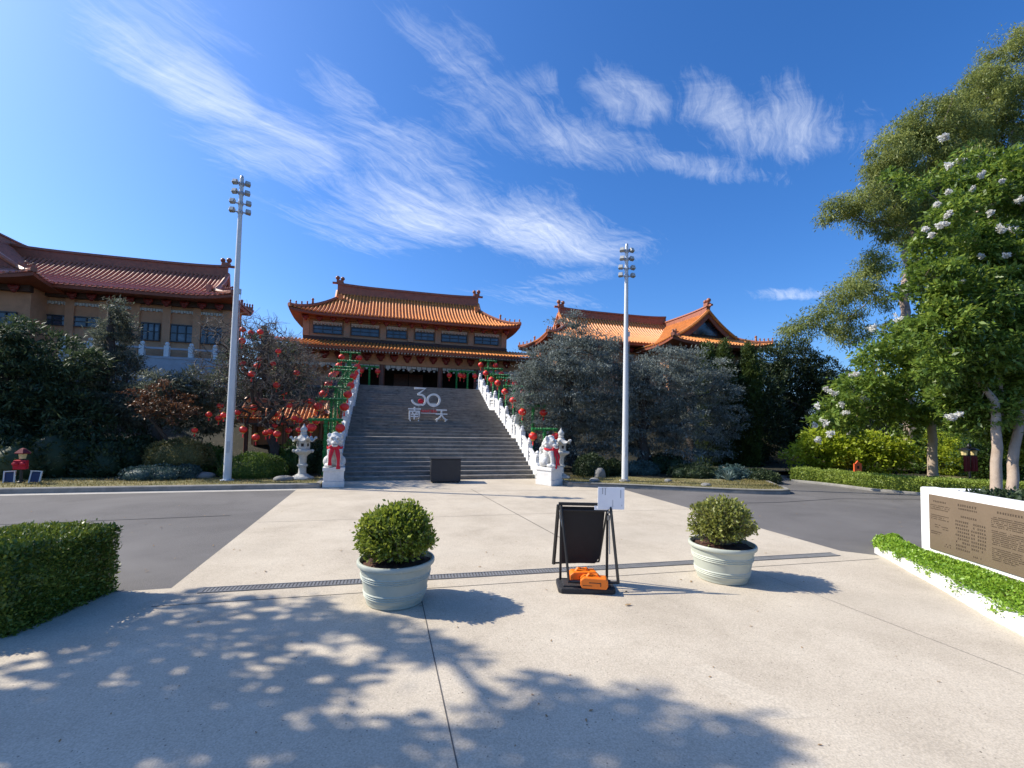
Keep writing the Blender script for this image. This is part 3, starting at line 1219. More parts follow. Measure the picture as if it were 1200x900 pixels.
    for sgn in (-1, 1):
        for side in ((-1, 1) if back else (-1,)):
            mh = MB()
            # descending gable ridge
            pts = [T(sgn*a, side*b0*j/7, H(B-b0*j/7, a, b0*j/7)+.10) for j in range(8)]
            mh.tube(pts, [.10]*8, 6)
            pts = [T(sgn*(a-.22), side*b0*j/7, H(B-b0*j/7, a, b0*j/7)+.03) for j in range(8)]
            mh.tube(pts, [.07]*8, 5)
            q = pts[-1]
            mh.box((q[0], q[1], q[2]+.12), (.22, .22, .34))
            mh.build('gable_ridge', M[tile], ro, smooth=40)
            mh = MB()
            m_ = 9
            pts = [T(sgn*(a+(A-a)*j/(m_-1)), side*(b0+(B-b0)*j/(m_-1)), H((B-b0)*(1-j/(m_-1)), a+(A-a)*j/(m_-1), b0+(B-b0)*j/(m_-1))+.09) for j in range(m_)]
            mh.tube(pts, [.11]*m_, 6)
            e = Vector(pts[-1])
            mh.build('hip_ridge', M[ridge], ro, smooth=40)
            for j in range(5):
                mz = MB()
                f = .52+.45*j/4
                i0 = min(int(f*(m_-1)), m_-2)
                g = f*(m_-1)-i0
                q = Vector(pts[i0])*(1-g)+Vector(pts[i0+1])*g
                s_ = 1.5 if j == 0 else 1.0
                mz.tube([q+Vector((0, 0, .05)), q+Vector((0, 0, .20*s_)), q+Vector((0, 0, .27*s_))], [.05*s_, .035*s_, .015], 5)
                mz.ball(q+Vector((0, 0, .22*s_)), .05*s_, 6, 5)
                mz.build('ridge_beast', M[ridge], ro, smooth=50)
        if gable:
            mg = MB()
            n = 9
            top = [(d, H(B-abs(d), a, abs(d))-.05) for d in np.linspace(-b0, b0, 2*n+1)]
            base = H(B-b0, a, b0)-.25
            vs = [T(sgn*(a-.28), d, z) for d, z in top]+[T(sgn*(a-.28), b0, base), T(sgn*(a-.28), -b0, base)]
            mg.add(vs, [tuple(range(len(vs)))])
            mg.build('gable_wall', M['darkwall'], ro)
            mg = MB()
            rows = [[T(sgn*(a+.01), d, z+.02), T(sgn*(a+.03), d, z-.28), T(sgn*(a-.05), d, z-.28)] for d, z in top]
            mg.grid(rows)
            mg.build('bargeboard', M['fascia'], ro)
            mg = MB()
            zc = base+.35*(zr-base)
            pts2 = []
            w = b0*.42
            mg.prism([(-w, zc-.12), (w, zc-.12), (w*.9, zc+.2), (w*.45, zc+.55), (0, zc+.7), (-w*.45, zc+.55), (-w*.9, zc+.2)], -.03, .03, 'y')
            vv = mg.v
            mg.v = [T(sgn*(a-.26)+sgn*v[1], v[0], v[2]) for v in vv]
            mg.build('gable_vent', M['glass'], ro)
    return ro, H, T


def window(parent, x0, x1, y, z0, z1, nmul=3, fret=0.0):
    mb = MB()
    f = .045
    for (a0, a1, b0_, b1) in ((x0, x1, z1-f, z1), (x0, x1, z0, z0+f), (x0, x0+f, z0+f, z1-f), (x1-f, x1, z0+f, z1-f)):
        mb.bx(a0, a1, y-.06, y+.05, b0_, b1)
    for i in range(1, nmul):
        xx = x0+(x1-x0)*i/nmul
        mb.bx(xx-.02, xx+.02, y-.05, y+.03, z0+f, z1-f)
    mb.bx(x0+f, x1-f, y-.045, y+.02, z0+(z1-z0)*.52-.015, z0+(z1-z0)*.52+.015)
    w = mb.build('window', M['frame'], parent)
    mb = MB()
    mb.bx(x0+.01, x1-.01, y+.0, y+.04, z0+.01, z1-.01)
    mb.build('pane', M['glass'], w)
    if fret > 0:
        mb = MB()
        n = max(4, int((x1-x0)/.09))
        for i in range(n):
            xa = x0+(x1-x0)*i/n
            xb = x0+(x1-x0)*(i+1)/n
            mb.bx(xa+.012, xb-.012, y-.075, y-.045, z1+.012+(.05 if i % 2 else 0), z1+fret*.6+(.05 if i % 2 else 0))
        mb.bx(x0, x1, y-.07, y-.05, z1+fret*.62, z1+fret)
        mb.build('fretwork', M['fret'], w)
    return w


def boss(parent, x, y, z, s):
    """the carved eave brackets: a fat red heart under the eave beam"""
    mb = MB()
    mb.ball((x, y, z), (.19*s, .11*s, .13*s), 10, 6)
    mb.ball((x, y+.01, z-.10*s), (.11*s, .09*s, .12*s), 8, 6)
    mb.ball((x-.12*s, y-.01, z+.06*s), (.09*s, .08*s, .08*s), 8, 5)
    mb.ball((x+.12*s, y-.01, z+.06*s), (.09*s, .08*s, .08*s), 8, 5)
    mb.build('bracket', M['redwood'], parent, smooth=60)


# main hall
HX = 1.4
t = thing('temple_hall', 'main temple hall with two tiers of orange tiled roof at the stair head', 'temple', (HX, 26.6, 3.52))
mb = MB()
mb.bx(-4.3, 7.1, 26.6, 31.5, 5.9, 7.52)
mb.build('upper_wall', M['ochre_pale'], t)
mb = MB()
mb.bx(-4.35, 7.15, 26.54, 31.4, 6.05, 6.36)
mb.build('sill_band', M['darkwall'], t)
for (a0, a1) in ((-3.85, -2.35), (-1.88, -.38), (.02, 1.14), (1.62, 2.72), (3.14, 4.66), (5.12, 6.62)):
    window(t, a0, a1, 26.57, 6.52, 6.98, 3, .2)
for xx in (-4.2, -2.1, -.16, 1.38, 2.94, 4.9, 6.95):
    mb = MB()
    mb.bx(xx-.16, xx+.16, 26.5, 26.62, 6.37, 7.5)
    mb.build('pilaster', M['ochre_pale'], t)
mb = MB()
mb.bx(-4.4, 7.2, 26.3, 26.56, 7.30, 7.5)
mb.build('eave_beam', M['soffit'], t)
for i in range(17):
    boss(t, -4.2+i*.70, 26.2, 7.3, .9)
hip_gable(t, HX, 28.4, 9.35, 7.5, 4.25, 6.35, 2.7, p=1.4, lift=.20, tile='tile', sp=.185, ridge_h=.50)
# lower skirt roof
mb = MB()


def low_z(f, x):
    c = max(0, (abs(x-HX)-5.4)/1.8)
    return 6.15-.62*(f**.85)+.12*c*c*f


LW = 7.25
rows = []
for x in np.linspace(HX-LW, HX+LW, 41):
    rows.append([(x, 26.58-2.3*j/6, low_z(j/6, x)) for j in range(7)])
mb.grid(rows)
x = HX-LW+.06
while x < HX+LW:
    V = []
    for j in range(7):
        f = j/6
        V.append([(x+.06*math.cos(math.pi*k/4), 26.58-2.33*f, low_z(f, x)+.008+.068*math.sin(math.pi*k/4)) for k in range(5)])
    mb.grid(V)
    mb.add(V[-1], [(0, 1, 2, 3, 4)])
    x += .185
ro = mb.build('lower_roof', M['tile'], t, smooth=50)
mb = MB()
rows = []
for x in np.linspace(HX-LW, HX+LW, 31):
    z = low_z(1, x)
    rows.append([(x, 24.28, z-.015), (x, 24.30, z-.13), (x, 25.4, 5.40)])
mb.grid(rows)
mb.build('eave_board', M['fascia'], ro)
mb = MB()
for sg in (-1, 1):
    pts = [(HX+sg*(LW-.02), 26.58-2.3*j/6, low_z(j/6, HX+sg*LW)+.1) for j in range(7)]
    mb.tube(pts, .1, 6)
mb.build('hip_ridge', M['ridge'], ro, smooth=40)
for sg in (-1, 1):
    for j in range(5):
        mz = MB()
        q = Vector((HX+sg*(LW-.02), 25.6-.25*j, low_z((26.58-25.6+.25*j)/2.3, HX+sg*LW)+.15))
        mz.tube([q, q+Vector((0, 0, .2)), q+Vector((0, 0, .26))], [.05, .035, .012], 5)
        mz.build('ridge_beast', M['tile'], ro, smooth=50)
mb = MB()
for i in range(90):
    x = HX-LW+.1+i*(2*LW-.2)/89
    mb.box((x, 24.8, 5.40), (.05, .95, .05), rx=R(4))
mb.build('rafters', M['fret'], ro)
mb = MB()
mb.bx(HX-6.6, HX+6.6, 25.55, 25.85, 4.86, 5.46)
mb.build('porch_beam', M['ochre'], t)
mb = MB()
for i in range(46):
    x0 = HX-6.4+i*.28
    mb.bx(x0, x0+.25, 25.66, 25.70, 4.66+(.05 if i % 2 else 0), 4.85)
    mb.bx(x0+.07, x0+.17, 25.655, 25.695, 4.58, 4.66)
mb.build('fretwork', M['fret'], t)
for i in range(17):
    boss(t, HX-5.9+i*.71, 25.46, 5.26, 1.15)
for xx in (-5.0, -2.2, -.15, 3.02, 5.1, 7.8):
    mb = MB()
    mb.lathe([(.22, 3.5), (.22, 3.62), (.15, 3.66), (.145, 4.87)], 14, (xx, 25.7, 0))
    mb.build('column', M['column'], t, smooth=40)
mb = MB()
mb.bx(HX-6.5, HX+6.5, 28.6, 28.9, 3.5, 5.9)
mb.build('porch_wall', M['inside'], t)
for (a0, a1) in ((-6.2, -2.9), (5.9, 9.0)):
    mb = MB()
    mb.bx(a0, a1, 26.62, 26.9, 3.5, 5.9)
    mb.build('side_wall', M['ochre'], t)
mb = MB()
mb.bx(HX-6.4, HX+6.4, 25.86, 28.6, 5.42, 5.5)
mb.build('porch_ceiling', M['darkwall'], t)
for (a0, a1) in ((.55, 1.4), (1.45, 2.3)):
    mb = MB()
    mb.bx(a0-.01, a1, 28.5, 28.58, 3.52, 4.7)
    mb.build('door', M['column'], t)
for xx in (1.45, 4.2, -1.2):
    mb = MB()
    mb.lathe([(.02, .18), (.10, .14), (.13, 0), (.10, -.14), (.02, -.18)], 10, (xx, 26.6, 4.75))
    mb.tube([(xx, 26.6, 4.9), (xx, 26.6, 5.45)], .012, 4)
    o = mb.build('hanging_lamp', M['fret'], t, smooth=60)
o = MB()
o.box((.32-2.9, 24.55, 3.66), (.55, .3, .26))
o = o.build('blue_box', M['bluepanel'])
tag(o, 'small blue box standing at the head of the stairs', 'box')
o.location = (0, 0, 0)


# side halls
def wing(label, sg, rz, ez, y0, xi, xo, pc, pz, pe, tile, ridge, over=1.75, bk=1.0, pa=3.7, pA=5.0, pcy=2.2, pw=-1.4, wd_=5.0):
    """long hall along X with a gabled pavilion at its outer end. xi/xo: inner and outer end of the ridge, pc: pavilion axis"""
    t = thing('side_hall', label, 'hall', ((xi+xo)/2, y0+2, 3.4))
    xm = (xi+xo)/2
    a = abs(xo-xi)/2
    hip_gable(t, xm, y0+1.65+1.1, rz-.42, ez, a, a+over, 2.75, p=1.4, lift=.22, tile=tile, sp=.19, ridge_h=.42, ridge=ridge, name='roof', skip=(sg,), bk=bk)
    hip_gable(t, pc, y0+pcy, pz-.30, pe, pa, pA, 3.3, p=1.5, lift=.25, rot=R(90), tile=tile, sp=.19, ridge_h=.30, ridge=ridge, name='pavilion_roof', skip=(1,))
    wx0, wx1 = min(xi-sg*.75, pc-sg*2.4), max(xi-sg*.75, pc-sg*2.4)
    mb = MB()
    mb.bx(wx0, wx1, y0+1.1, y0+wd_, 3.0, ez+.1)
    mb.build('wall', M['ochre'], t)
    mb = MB()
    mb.bx(pc-2.55, pc+2.55, y0+pw, y0+5, 3.0, pe+.1)
    mb.build('pavilion_wall', M['ochre'], t)
    n = 7
    for i in range(n):
        mb = MB()
        xx = xi-sg*.55+sg*(i*(abs(pc-xi)-1.6)/(n-1)-0)
        mb.bx(xx-.16, xx+.16, y0+1.0, y0+1.12, 3.0, ez-.05)
        mb.build('pilaster', M['ochre'], t)
    step_ = (abs(pc-xi)-1.6)/(n-1)
    for i in range(n-1):
        xx = xi-sg*.55+sg*(i+.5)*step_
        w = .72 if i in (0, 1) else .5
        if i in (0, 1, 2):
            window(t, xx-w*.72, xx+w*.72, y0+1.07, ez-2.0, ez-1.18, 3, 0)
        else:
            window(t, xx-.5, xx+.5, y0+1.07, ez-1.58, ez-1.12, 2, 0)
        mb = MB()
        for k in range(9):
            mb.bx(xx-.5+k*.111, xx-.5+k*.111+.09, y0+1.02, y0+1.08, ez-.66+(.03 if k % 2 else 0), ez-.52)
        mb.build('fretwork', M['fret'], t)
    for i in range(-2, 2):
        window(t, pc+i*1.2+.25, pc+i*1.2+.95, y0+pw-.03, pe-1.75, pe-1.2, 2, 0)
    mb = MB()
    mb.bx(wx0-.05, wx1+.05, y0+.85, y0+1.1, ez-.35, ez-.02)
    mb.bx(pc-2.62, pc+2.62, y0+pw-.25, y0+pw, pe-.35, pe-.02)
    mb.build('eave_beam', M['darkwall'], t)
    for i in range(int(abs(pc-xi)/.7)):
        xx = xi-sg*.3+sg*i*.7
        if abs(xx-pc) < 2.9:
            continue
        boss(t, xx, y0+.75, ez-.26, .95)
    for i in range(7):
        boss(t, pc-2.2+i*.73, y0+pw-.35, pe-.26, .95)
    return t


wing('long hall on the left with tiled roof toned a backlit red brown', -1, 9.42, 7.22, 23.1, -7.85, -16.6, -16.7, 9.75, 7.12, 'tile_backlit', 'ridge', over=1.05, bk=.22, pa=2.0, pA=3.3, pw=.1, wd_=2.6)
wing('long hall on the right with bright orange tiled roof and front gable', 1, 8.98, 6.62, 23.1, 10.25, 17.8, 17.75, 8.68, 6.32, 'tile', 'ridge')

# terrace wall before the left hall
t = thing('terrace_wall', 'pale grey terrace wall with white stone posts below the left hall', 'wall', (-9.3, 23.2, 3.3))
mb = MB()
mb.bx(-13, -6.4, 23.0, 23.2, 2.9, 4.30)
mb.build('wall', M['stone_grey'], t)
mb = MB()
mb.bx(-13, -6.4, 22.98, 23.22, 4.30, 4.40)
mb.bx(-13, -6.4, 23.05, 23.15, 4.72, 4.80)
mb.build('handrail', M['stone_grey'], t)
for i in range(8):
    mb = MB()
    xx = -12.9+i*.92
    mb.bx(xx-.09, xx+.09, 23.01, 23.19, 4.40, 4.88)
    mb.ball((xx, 23.1, 4.96), .09, 8, 6)
    mb.build('post', M['balustrade'], t, smooth=40)

# small roofed walkway left of the stairs
t = thing('walkway_pavilion', 'low walkway with a small orange tiled roof left of the stairs', 'pavilion', (-3.2, 18.3, .9))
hip_gable(t, -3.35, 18.2, 2.35, 1.72, 1.35, 1.75, 1.0, p=1.3, lift=.1, tile='tile', sp=.13, ridge_h=.14, gable=False, orn=False)
for sx in (-1.2, 0, 1.2):
    for sy in (-.6, .6):
        mb = MB()
        mb.lathe([(.07, .3), (.07, 1.75)], 8, (-3.35+sx, 18.2+sy, 0))
        mb.build('column', M['column'], t, smooth=40)
mb = MB()
mb.bx(-4.7, -2.0, 18.85, 18.95, .5, 1.7)
mb.build('wall', M['ochre'], t)


# ------------------------------------------------------------------ helpers for solid sculpture and lettering
def sculpt(name, mat, parent, blobs, tubes=(), voxel=.024, smooth_it=3):
    """ellipsoids and tapering tubes fused into one continuous skin"""
    mb = MB()
    for c, r in blobs:
        mb.ball(c, r, 16, 11)
    for pts, rad in tubes:
        mb.tube(pts, rad, 12)
    me = bpy.data.meshes.new('src')
    me.from_pydata(mb.v, [], mb.f)
    tmp = bpy.data.objects.new('src', me)
    COL.objects.link(tmp)
    rm = tmp.modifiers.new('r', 'REMESH')
    rm.mode = 'VOXEL'
    rm.voxel_size = voxel
    sm = tmp.modifiers.new('s', 'SMOOTH')
    sm.factor = .5
    sm.iterations = smooth_it
    bpy.context.view_layer.update()
    out = bpy.data.meshes.new_from_object(tmp.evaluated_get(bpy.context.evaluated_depsgraph_get()))
    bpy.data.objects.remove(tmp)
    out.name = name
    out.materials.clear()
    out.materials.append(mat)
    out.polygons.foreach_set('use_smooth', [True]*len(out.polygons))
    return link(name, out, parent)


def lettering(name, text, size, thick, mat, parent, at, rz=0.0, bold=0.0):
    cu = bpy.data.curves.new('txt', 'FONT')
    cu.body = text
    cu.size = size
    cu.extrude = thick/2
    cu.offset = bold
    cu.align_x = 'CENTER'
    tmp = bpy.data.objects.new('txt', cu)
    COL.objects.link(tmp)
    bpy.context.view_layer.update()
    me = bpy.data.meshes.new_from_object(tmp.evaluated_get(bpy.context.evaluated_depsgraph_get()))
    bpy.data.objects.remove(tmp)
    me.name = name
    me.transform(Matrix.Translation(Vector(at)) @ Matrix.Rotation(rz, 4, 'Z') @ Matrix.Rotation(R(90), 4, 'X'))
    me.materials.clear()
    me.materials.append(mat)
    return link(name, me, parent)


# ------------------------------------------------------------------ light masts
def mast(loc, H, label, rz):
    t = thing('light_pole', label, 'light pole', loc, 'floodlight masts either side of the stairs')
    mb = MB()
    mb.lathe([(.12, 0), (.12, .02), (.098, .05), (.062, H*.72), (.050, H*.97), (.048, H)], 14)
    mb.lathe([(.17, 0), (.17, .035), (.12, .04)], 8)
    mb.build('pole', M['polewhite'], t, smooth=30, local=True)
    mb = MB()
    mb.bx(-.035, .035, -.115, -.08, .75, 1.05)
    mb.build('access_cover', M['galv'], t, local=True)
    mb = MB()
    mb.box((.08, 0, H*.62), (.07, .05, .14))
    mb.tube([(.095, 0, H*.62), (.098, 0, H*.4), (.10, 0, H*.2)], .007, 4)
    mb.build('junction_box', M['galv'], t, local=True)
    for i, z in enumerate((H-.16, H-.42, H-.70, H-.94)):
        w = .15 if i < 2 else .19
        ar = MB()
        ar.tube([(-w, 0, z), (w, 0, z)], .022, 6)
        ar.tube([(0, -.10, z), (0, .10, z)], .02, 6)
        ar.lathe([(.068, z-.045), (.068, z+.045)], 10)
        ar.build('cross_arm', M['galv'], t, local=True)
        for sx in (-1, 1):
            fl = MB()
            tilt = R(-28 if i < 2 else -20)
            yaw = R(20*sx)
            fl.box((sx*w, -.03, z+.02), (.125, .10, .125), yaw, 1.0, 0, tilt)
            fl.box((sx*w, .06, z+.05), (.10, .07, .10), yaw, .7, 0, tilt)
            f = fl.build('floodlight', M['lamphouse'], t, local=True, bevel=.012)
            gl = MB()
            d = Matrix.Rotation(yaw, 3, 'Z') @ Matrix.Rotation(tilt, 3, 'X') @ Vector((0, -.052, 0))
            gl.box((sx*w+d.x, -.03+d.y, z+.02+d.z), (.105, .008, .105), yaw, 1.0, 0, tilt)
            gl.build('lamp_glass', M['lampglass'], f, local=True)
    mb = MB()
    mb.lathe([(.048, H), (.04, H+.06), (.01, H+.09)], 10)
    mb.build('pole_cap', M['galv'], t, local=True, smooth=40)
    t.rotation_euler = (0, 0, rz)
    return t


mast((-3.92, 13.62, .10), 8.2, 'tall pale floodlight mast on the left lawn beside the lantern tree', R(8))
mast((7.04, 12.2, .10), 7.2, 'tall pale floodlight mast on the right lawn in front of the blue cedars', R(-12))

# ------------------------------------------------------------------ guardian lions
def lion(loc, rz, label, flip=1):
    t = thing('guardian_lion', label, 'statue', loc, 'white stone lions at the foot of the stairs')
    mb = MB()
    mb.bx(-.30, .30, -.33, .33, 0, .16)
    mb.bx(-.28, .28, -.31, .31, .16, .44)
    mb.bx(-.305, .305, -.335, .335, .44, .54)
    mb.build('pedestal', M['stone_white'], t, bevel=.012, local=True)
    B_ = [((0, .12, .74), (.25, .24, .24)), ((0, .02, .96), (.21, .20, .28)), ((0, -.06, 1.27), (.165, .17, .18)), ((0, -.22, 1.20), (.105, .10, .07)), ((0, -.19, 1.29), (.10, .05, .03)),
          ((0, -.25, 1.13), (.09, .08, .04)), ((0, -.33, 1.25), (.045, .03, .03)), ((-.08, -.20, 1.34), (.05, .04, .04)), ((.08, -.20, 1.34), (.05, .04, .04)),
          ((-.17, 0, 1.40), (.055, .04, .08)), ((.17, 0, 1.40), (.055, .04, .08)), ((-.21, .08, .68), (.11, .17, .15)), ((.21, .08, .68), (.11, .17, .15)),
          ((-.20, -.16, .59), (.07, .11, .06)), ((.20, -.16, .59), (.07, .11, .06)), ((-.12, -.25, .59), (.075, .10, .06)), ((.12, -.25, .60), (.075, .10, .07)),
          ((0, .36, .86), (.09, .07, .16)), ((0, .37, 1.04), (.06, .06, .10)), ((.0, -.02, 1.46), (.09, .09, .05))]
    for k in range(11):
        a = R(-55+k*29)
        B_.append(((math.cos(a)*.185, .0, 1.25+math.sin(a)*.19), (.05, .06, .05)))
        B_.append(((math.cos(a+.14)*.165, .11, 1.22+math.sin(a+.14)*.18), (.052, .06, .052)))
        B_.append(((math.cos(a)*.13, .19, 1.16+math.sin(a)*.15), (.05, .05, .05)))
    T_ = [([(-.12, -.15, 1.02), (-.125, -.22, .80), (-.12, -.23, .58)], [.095, .07, .065]), ([(.12, -.15, 1.02), (.125, -.22, .80), (.12, -.23, .60)], [.095, .07, .065])]
    sculpt('lion_body', M['stone_carved'], t, B_, T_, voxel=.017, smooth_it=1)
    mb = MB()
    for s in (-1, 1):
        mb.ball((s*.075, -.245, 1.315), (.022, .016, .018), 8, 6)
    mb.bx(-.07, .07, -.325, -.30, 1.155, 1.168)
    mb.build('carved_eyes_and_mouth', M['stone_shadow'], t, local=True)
    # red sash: knot, bow and two hanging tails
    mb = MB()
    mb.ball((0, -.26, 1.07), (.055, .045, .05), 10, 7)
    for s in (-1, 1):
        mb.ball((s*.085, -.245, 1.09), (.08, .04, .055), 10, 7)
        x0 = s*.055
        x1 = s*(.115 if flip > 0 else .06)
        e = .50 if s*flip > 0 else .60
        rows = []
        for j in range(8):
            f = j/7
            z = 1.06+(e-1.06)*f
            xx = x0+(x1-x0)*math.sin(min(1, f*1.6)*1.57)
            yy = -.275-.075*min(1, f*2.2)+.012*math.sin(f*9+s)
            w = .052+.012*math.sin(f*7)
            rows.append([(xx-w, yy+.012, z), (xx-w*.3, yy-.014, z), (xx+w*.3, yy-.006, z), (xx+w, yy+.012, z), (xx, yy+.03, z)])
        mb.grid([r+[r[0]] for r in rows])
    rows = []
    for k in range(13):
        a = R(-200+k*220/12)
        rows.append([(math.cos(a)*.225, -.02+math.sin(a)*.245, 1.085+dz+.03*math.sin(a)) for dz in (-.035, .035)])
    mb.grid(rows)
    mb.build('red_sash', M['redcloth'], t, smooth=60, local=True)
    t.rotation_euler = (0, 0, rz)
    t.scale = (.90, .90, .96)
    return t


lion((-1.22, 12.98, .004), R(4), 'white stone lion with red bow sash left of the stairs', 1)
lion((4.74, 12.52, .004), R(30), 'white stone lion with long red sash right of the stairs', -1)


# ------------------------------------------------------------------ stone lanterns
def stone_lantern(loc, label, s=1.0):
    t = thing('stone_lantern', label, 'stone lantern', loc, 'carved stone lanterns beside the lions')
    mb = MB()
    mb.lathe([(.34, 0), (.34, .05), (.30, .075), (.22, .10), (.15, .15)], 6)
    mb.build('base', M['stone_pale'], t, smooth=25, local=True)
    mb = MB()
    mb.lathe([(.13, .14), (.11, .20), (.105, .36), (.145, .38), (.145, .43), (.105, .45), (.11, .66), (.14, .72)], 14)
    mb.build('post', M['stone_pale'], t, smooth=35, local=True)
    mb = MB()
    mb.lathe([(.14, .71), (.22, .77), (.27, .82), (.27, .86), (.18, .885)], 6)
    for k in range(6):
        a = math.pi*k/3
        mb.ball((.25*math.cos(a), .25*math.sin(a), .83), .055, 8, 6)
    mb.build('platform', M['stone_pale'], t, smooth=35, local=True)
    mb = MB()
    mb.lathe([(.175, .88), (.185, .94), (.185, 1.08), (.17, 1.14)], 6)
    lb = mb.build('light_box', M['stone_pale'], t, smooth=25, local=True)
    mb = MB()
    for k in range(6):
        a = math.pi*k/3+math.pi/6
        mb.box((.158*math.cos(a), .158*math.sin(a), 1.01), (.012, .075, .09), a)
    mb.build('opening', M['inside'], lb, local=True)
    mb = MB()
    n = 48
    rows = []
    for r_, z, up in ((.0, 1.33, 0), (.09, 1.31, 0), (.14, 1.24, 0), (.21, 1.19, .01), (.285, 1.155, .05), (.33, 1.14, .11), (.325, 1.10, .11), (.25, 1.12, .03), (.16, 1.13, 0)):
        row = []
        for k in range(n+1):
            a = 2*math.pi*k/n
            c = abs(math.cos(3*a))**4
            rr = r_*(.90+.14*c)
            row.append((rr*math.cos(a), rr*math.sin(a), z+up*c))
        rows.append(row)
    mb.grid(rows)
    for k in range(6):
        a = math.pi*k/3
        mb.ball((.335*math.cos(a), .335*math.sin(a), 1.22), .045, 8, 6)
    mb.build('stone_roof', M['stone_pale'], t, smooth=50, local=True)
    mb = MB()
    mb.lathe([(.07, 1.31), (.10, 1.35), (.075, 1.38), (.095, 1.43), (.10, 1.48), (.06, 1.53), (.045, 1.545), (.03, 1.58), (.0, 1.65)], 14)
    mb.build('finial', M['stone_pale'], t, smooth=45, local=True)
    t.scale = (s, s, s)
    return t


stone_lantern((-2.12, 13.75, .11), 'carved grey stone lantern on the grass left of the left lion', .94)
stone_lantern((5.35, 13.15, .10), 'carved grey stone lantern half hidden behind the right lion', .96)

# ------------------------------------------------------------------ black box and anniversary sign on the stairs
t = thing('black_box', 'square black covered box standing before the bottom of the stairs', 'box', (1.82, 13.5, .004))
mb = MB()
mb.bx(-.43, .43, -.28, .28, .03, .68)
mb.build('cover', M['blacktop'], t, bevel=.02, local=True)
mb = MB()
mb.bx(-.45, .45, -.30, .30, .681, .705)
mb.build('lid', M['black'], t, bevel=.006, local=True)
mb = MB()
for sx in (-.36, .36):
    for sy in (-.2, .2):
        mb.lathe([(.03, 0), (.03, .03)], 8, (sx, sy, 0))
mb.build('feet', M['black'], t, local=True)
t.rotation_euler = (0, 0, R(-3))

sz = stair_z(18.5)
sy = 18.3
t = thing('anniversary_sign', 'white cut out 30 sign with two white characters and red lettering on the stairs', 'sign', (1.66, sy, sz))


def S(px, pz):
    """sign drawing units -> metres (zoomed survey of the sign)"""
    return ((px-570)*.00222, (720-pz)*.00215-.02)


mb = MB()
pts = [S(345, 103), S(540, 103), S(400, 215)]
arc = [S(440+105*math.cos(R(a)), 325-105*math.sin(R(a))*1.0) for a in range(88, -60, -12)]
arc2 = [S(425+118*math.cos(R(a)), 315-95*math.sin(R(a))) for a in range(-70, -190, -12)]
mb.stroke(pts, .078, -.04, .04)
mb.stroke([S(400, 215)]+arc+arc2, .074, -.041, .041)
mb.build('number_three', M['balustrade'], t, local=True)
mb = MB()
mb.stroke([S(690+108*math.cos(2*math.pi*k/36), 315-108*math.sin(2*math.pi*k/36)) for k in range(36)], .078, -.042, .042, closed=True)
mb.build('number_zero', M['balustrade'], t, local=True)
mb = MB()
x0, z0 = S(460, 345)
for k in range(8):
    a = 2*math.pi*k/8
    mb.ball((x0+.06*math.cos(a), -.05, z0+.05*math.sin(a)), (.055, .02, .05), 8, 6)
mb.ball((x0, -.06, z0), (.05, .025, .05), 8, 6)
mb.build('red_lotus', M['redcloth'], t, local=True, smooth=60)
mb = MB()
a, b_ = S(612, 405), S(735, 378)
mb.bx(a[0], b_[0], -.047, -.02, a[1], b_[1])
mb.build('small_plate', M['balustrade'], t, local=True)
ax, az = S(355, 665)
lettering('character_south', '南', .54, .07, M['balustrade'], t, (ax, 0, az+.0), 0, .007)
ax, az = S(838, 672)
lettering('character_heaven', '天', .52, .07, M['balustrade'], t, (ax, 0, az), 0, .007)
ax, az = S(615, 548)
lettering('red_lettering', 'NANTIEN', .145, .03, M['redcloth'], t, (ax-.02, 0, az), 0, .003)
mb = MB()
a, b_ = S(470, 566), S(752, 556)
mb.bx(a[0], b_[0], -.02, .02, a[1], b_[1])
mb.build('crossbar', M['balustrade'], t, local=True)
mb = MB()
for u in (285, 430, 757, 912):
    x, z = S(u, 700)
    mb.bx(x-.022, x+.022, -.03, .03, -.12, z+.03)
    mb.tube([(x, .02, z+.1), (x, .30, .06)], .014, 6)
mb.build('legs', M['balustrade'], t, local=True)
mb = MB()
mb.tube([S(430, 420)[0:1]+(.05,)+S(430, 420)[1:], S(430, 600)[0:1]+(.05,)+S(430, 600)[1:]], .014, 6)
mb.tube([S(700, 420)[0:1]+(.05,)+S(700, 420)[1:], S(700, 566)[0:1]+(.05,)+S(700, 566)[1:]], .014, 6)
mb.build('struts', M['steel'], t, local=True)


# ------------------------------------------------------------------ red paper lanterns
def lantern_parts(t, r=.145):
    mb = MB()
    n, m_ = 20, 10
    prof = []
    rows = []
    for j in range(m_+1):
        th = -math.pi/2+math.pi*j/m_
        row = []
        for k in range(n+1):
            a = 2*math.pi*k/n
            rr = max(.05, r*math.cos(th)*(1.0 if k % 2 else .965))
            row.append((rr*math.cos(a), rr*math.sin(a), -.17+r*.88*math.sin(th)))
        rows.append(row)
    mb.grid(rows)
    mb.build('lantern_body', M['red'], t, smooth=60, local=True)
    for s in (-1, 1):
        mb = MB()
        mb.lathe([(.055, -.015), (.055, .015)], 12, (0, 0, -.17+s*r*.9))
        if s > 0:
            mb.tube([(0, 0, -.17+r*.9), (0, 0, 0)], .006, 4)
        mb.build('lantern_cap', M['gold'], t, local=True)
    mb = MB()
    mb.tube([(0, 0, -.17-r*.9), (0, 0, -.17-r-.06), (0, 0, -.17-r-.16)], [.008, .022, .026], 6)
    mb.build('tassel', M['red'], t, local=True)


proto = thing('paper_lantern', 'red', 'lantern', (0, 0, 0))
lantern_parts(proto)
used = [False]


def hang(p, label, group, s=1.0):
    if not used[0]:
        used[0] = True
        proto.location = p
        proto.scale = (s, s, s)
        tag(proto, label, 'lantern', group)
        return proto
    return dup(proto, p, rnd.random()*6, label, group, (s, s, s))


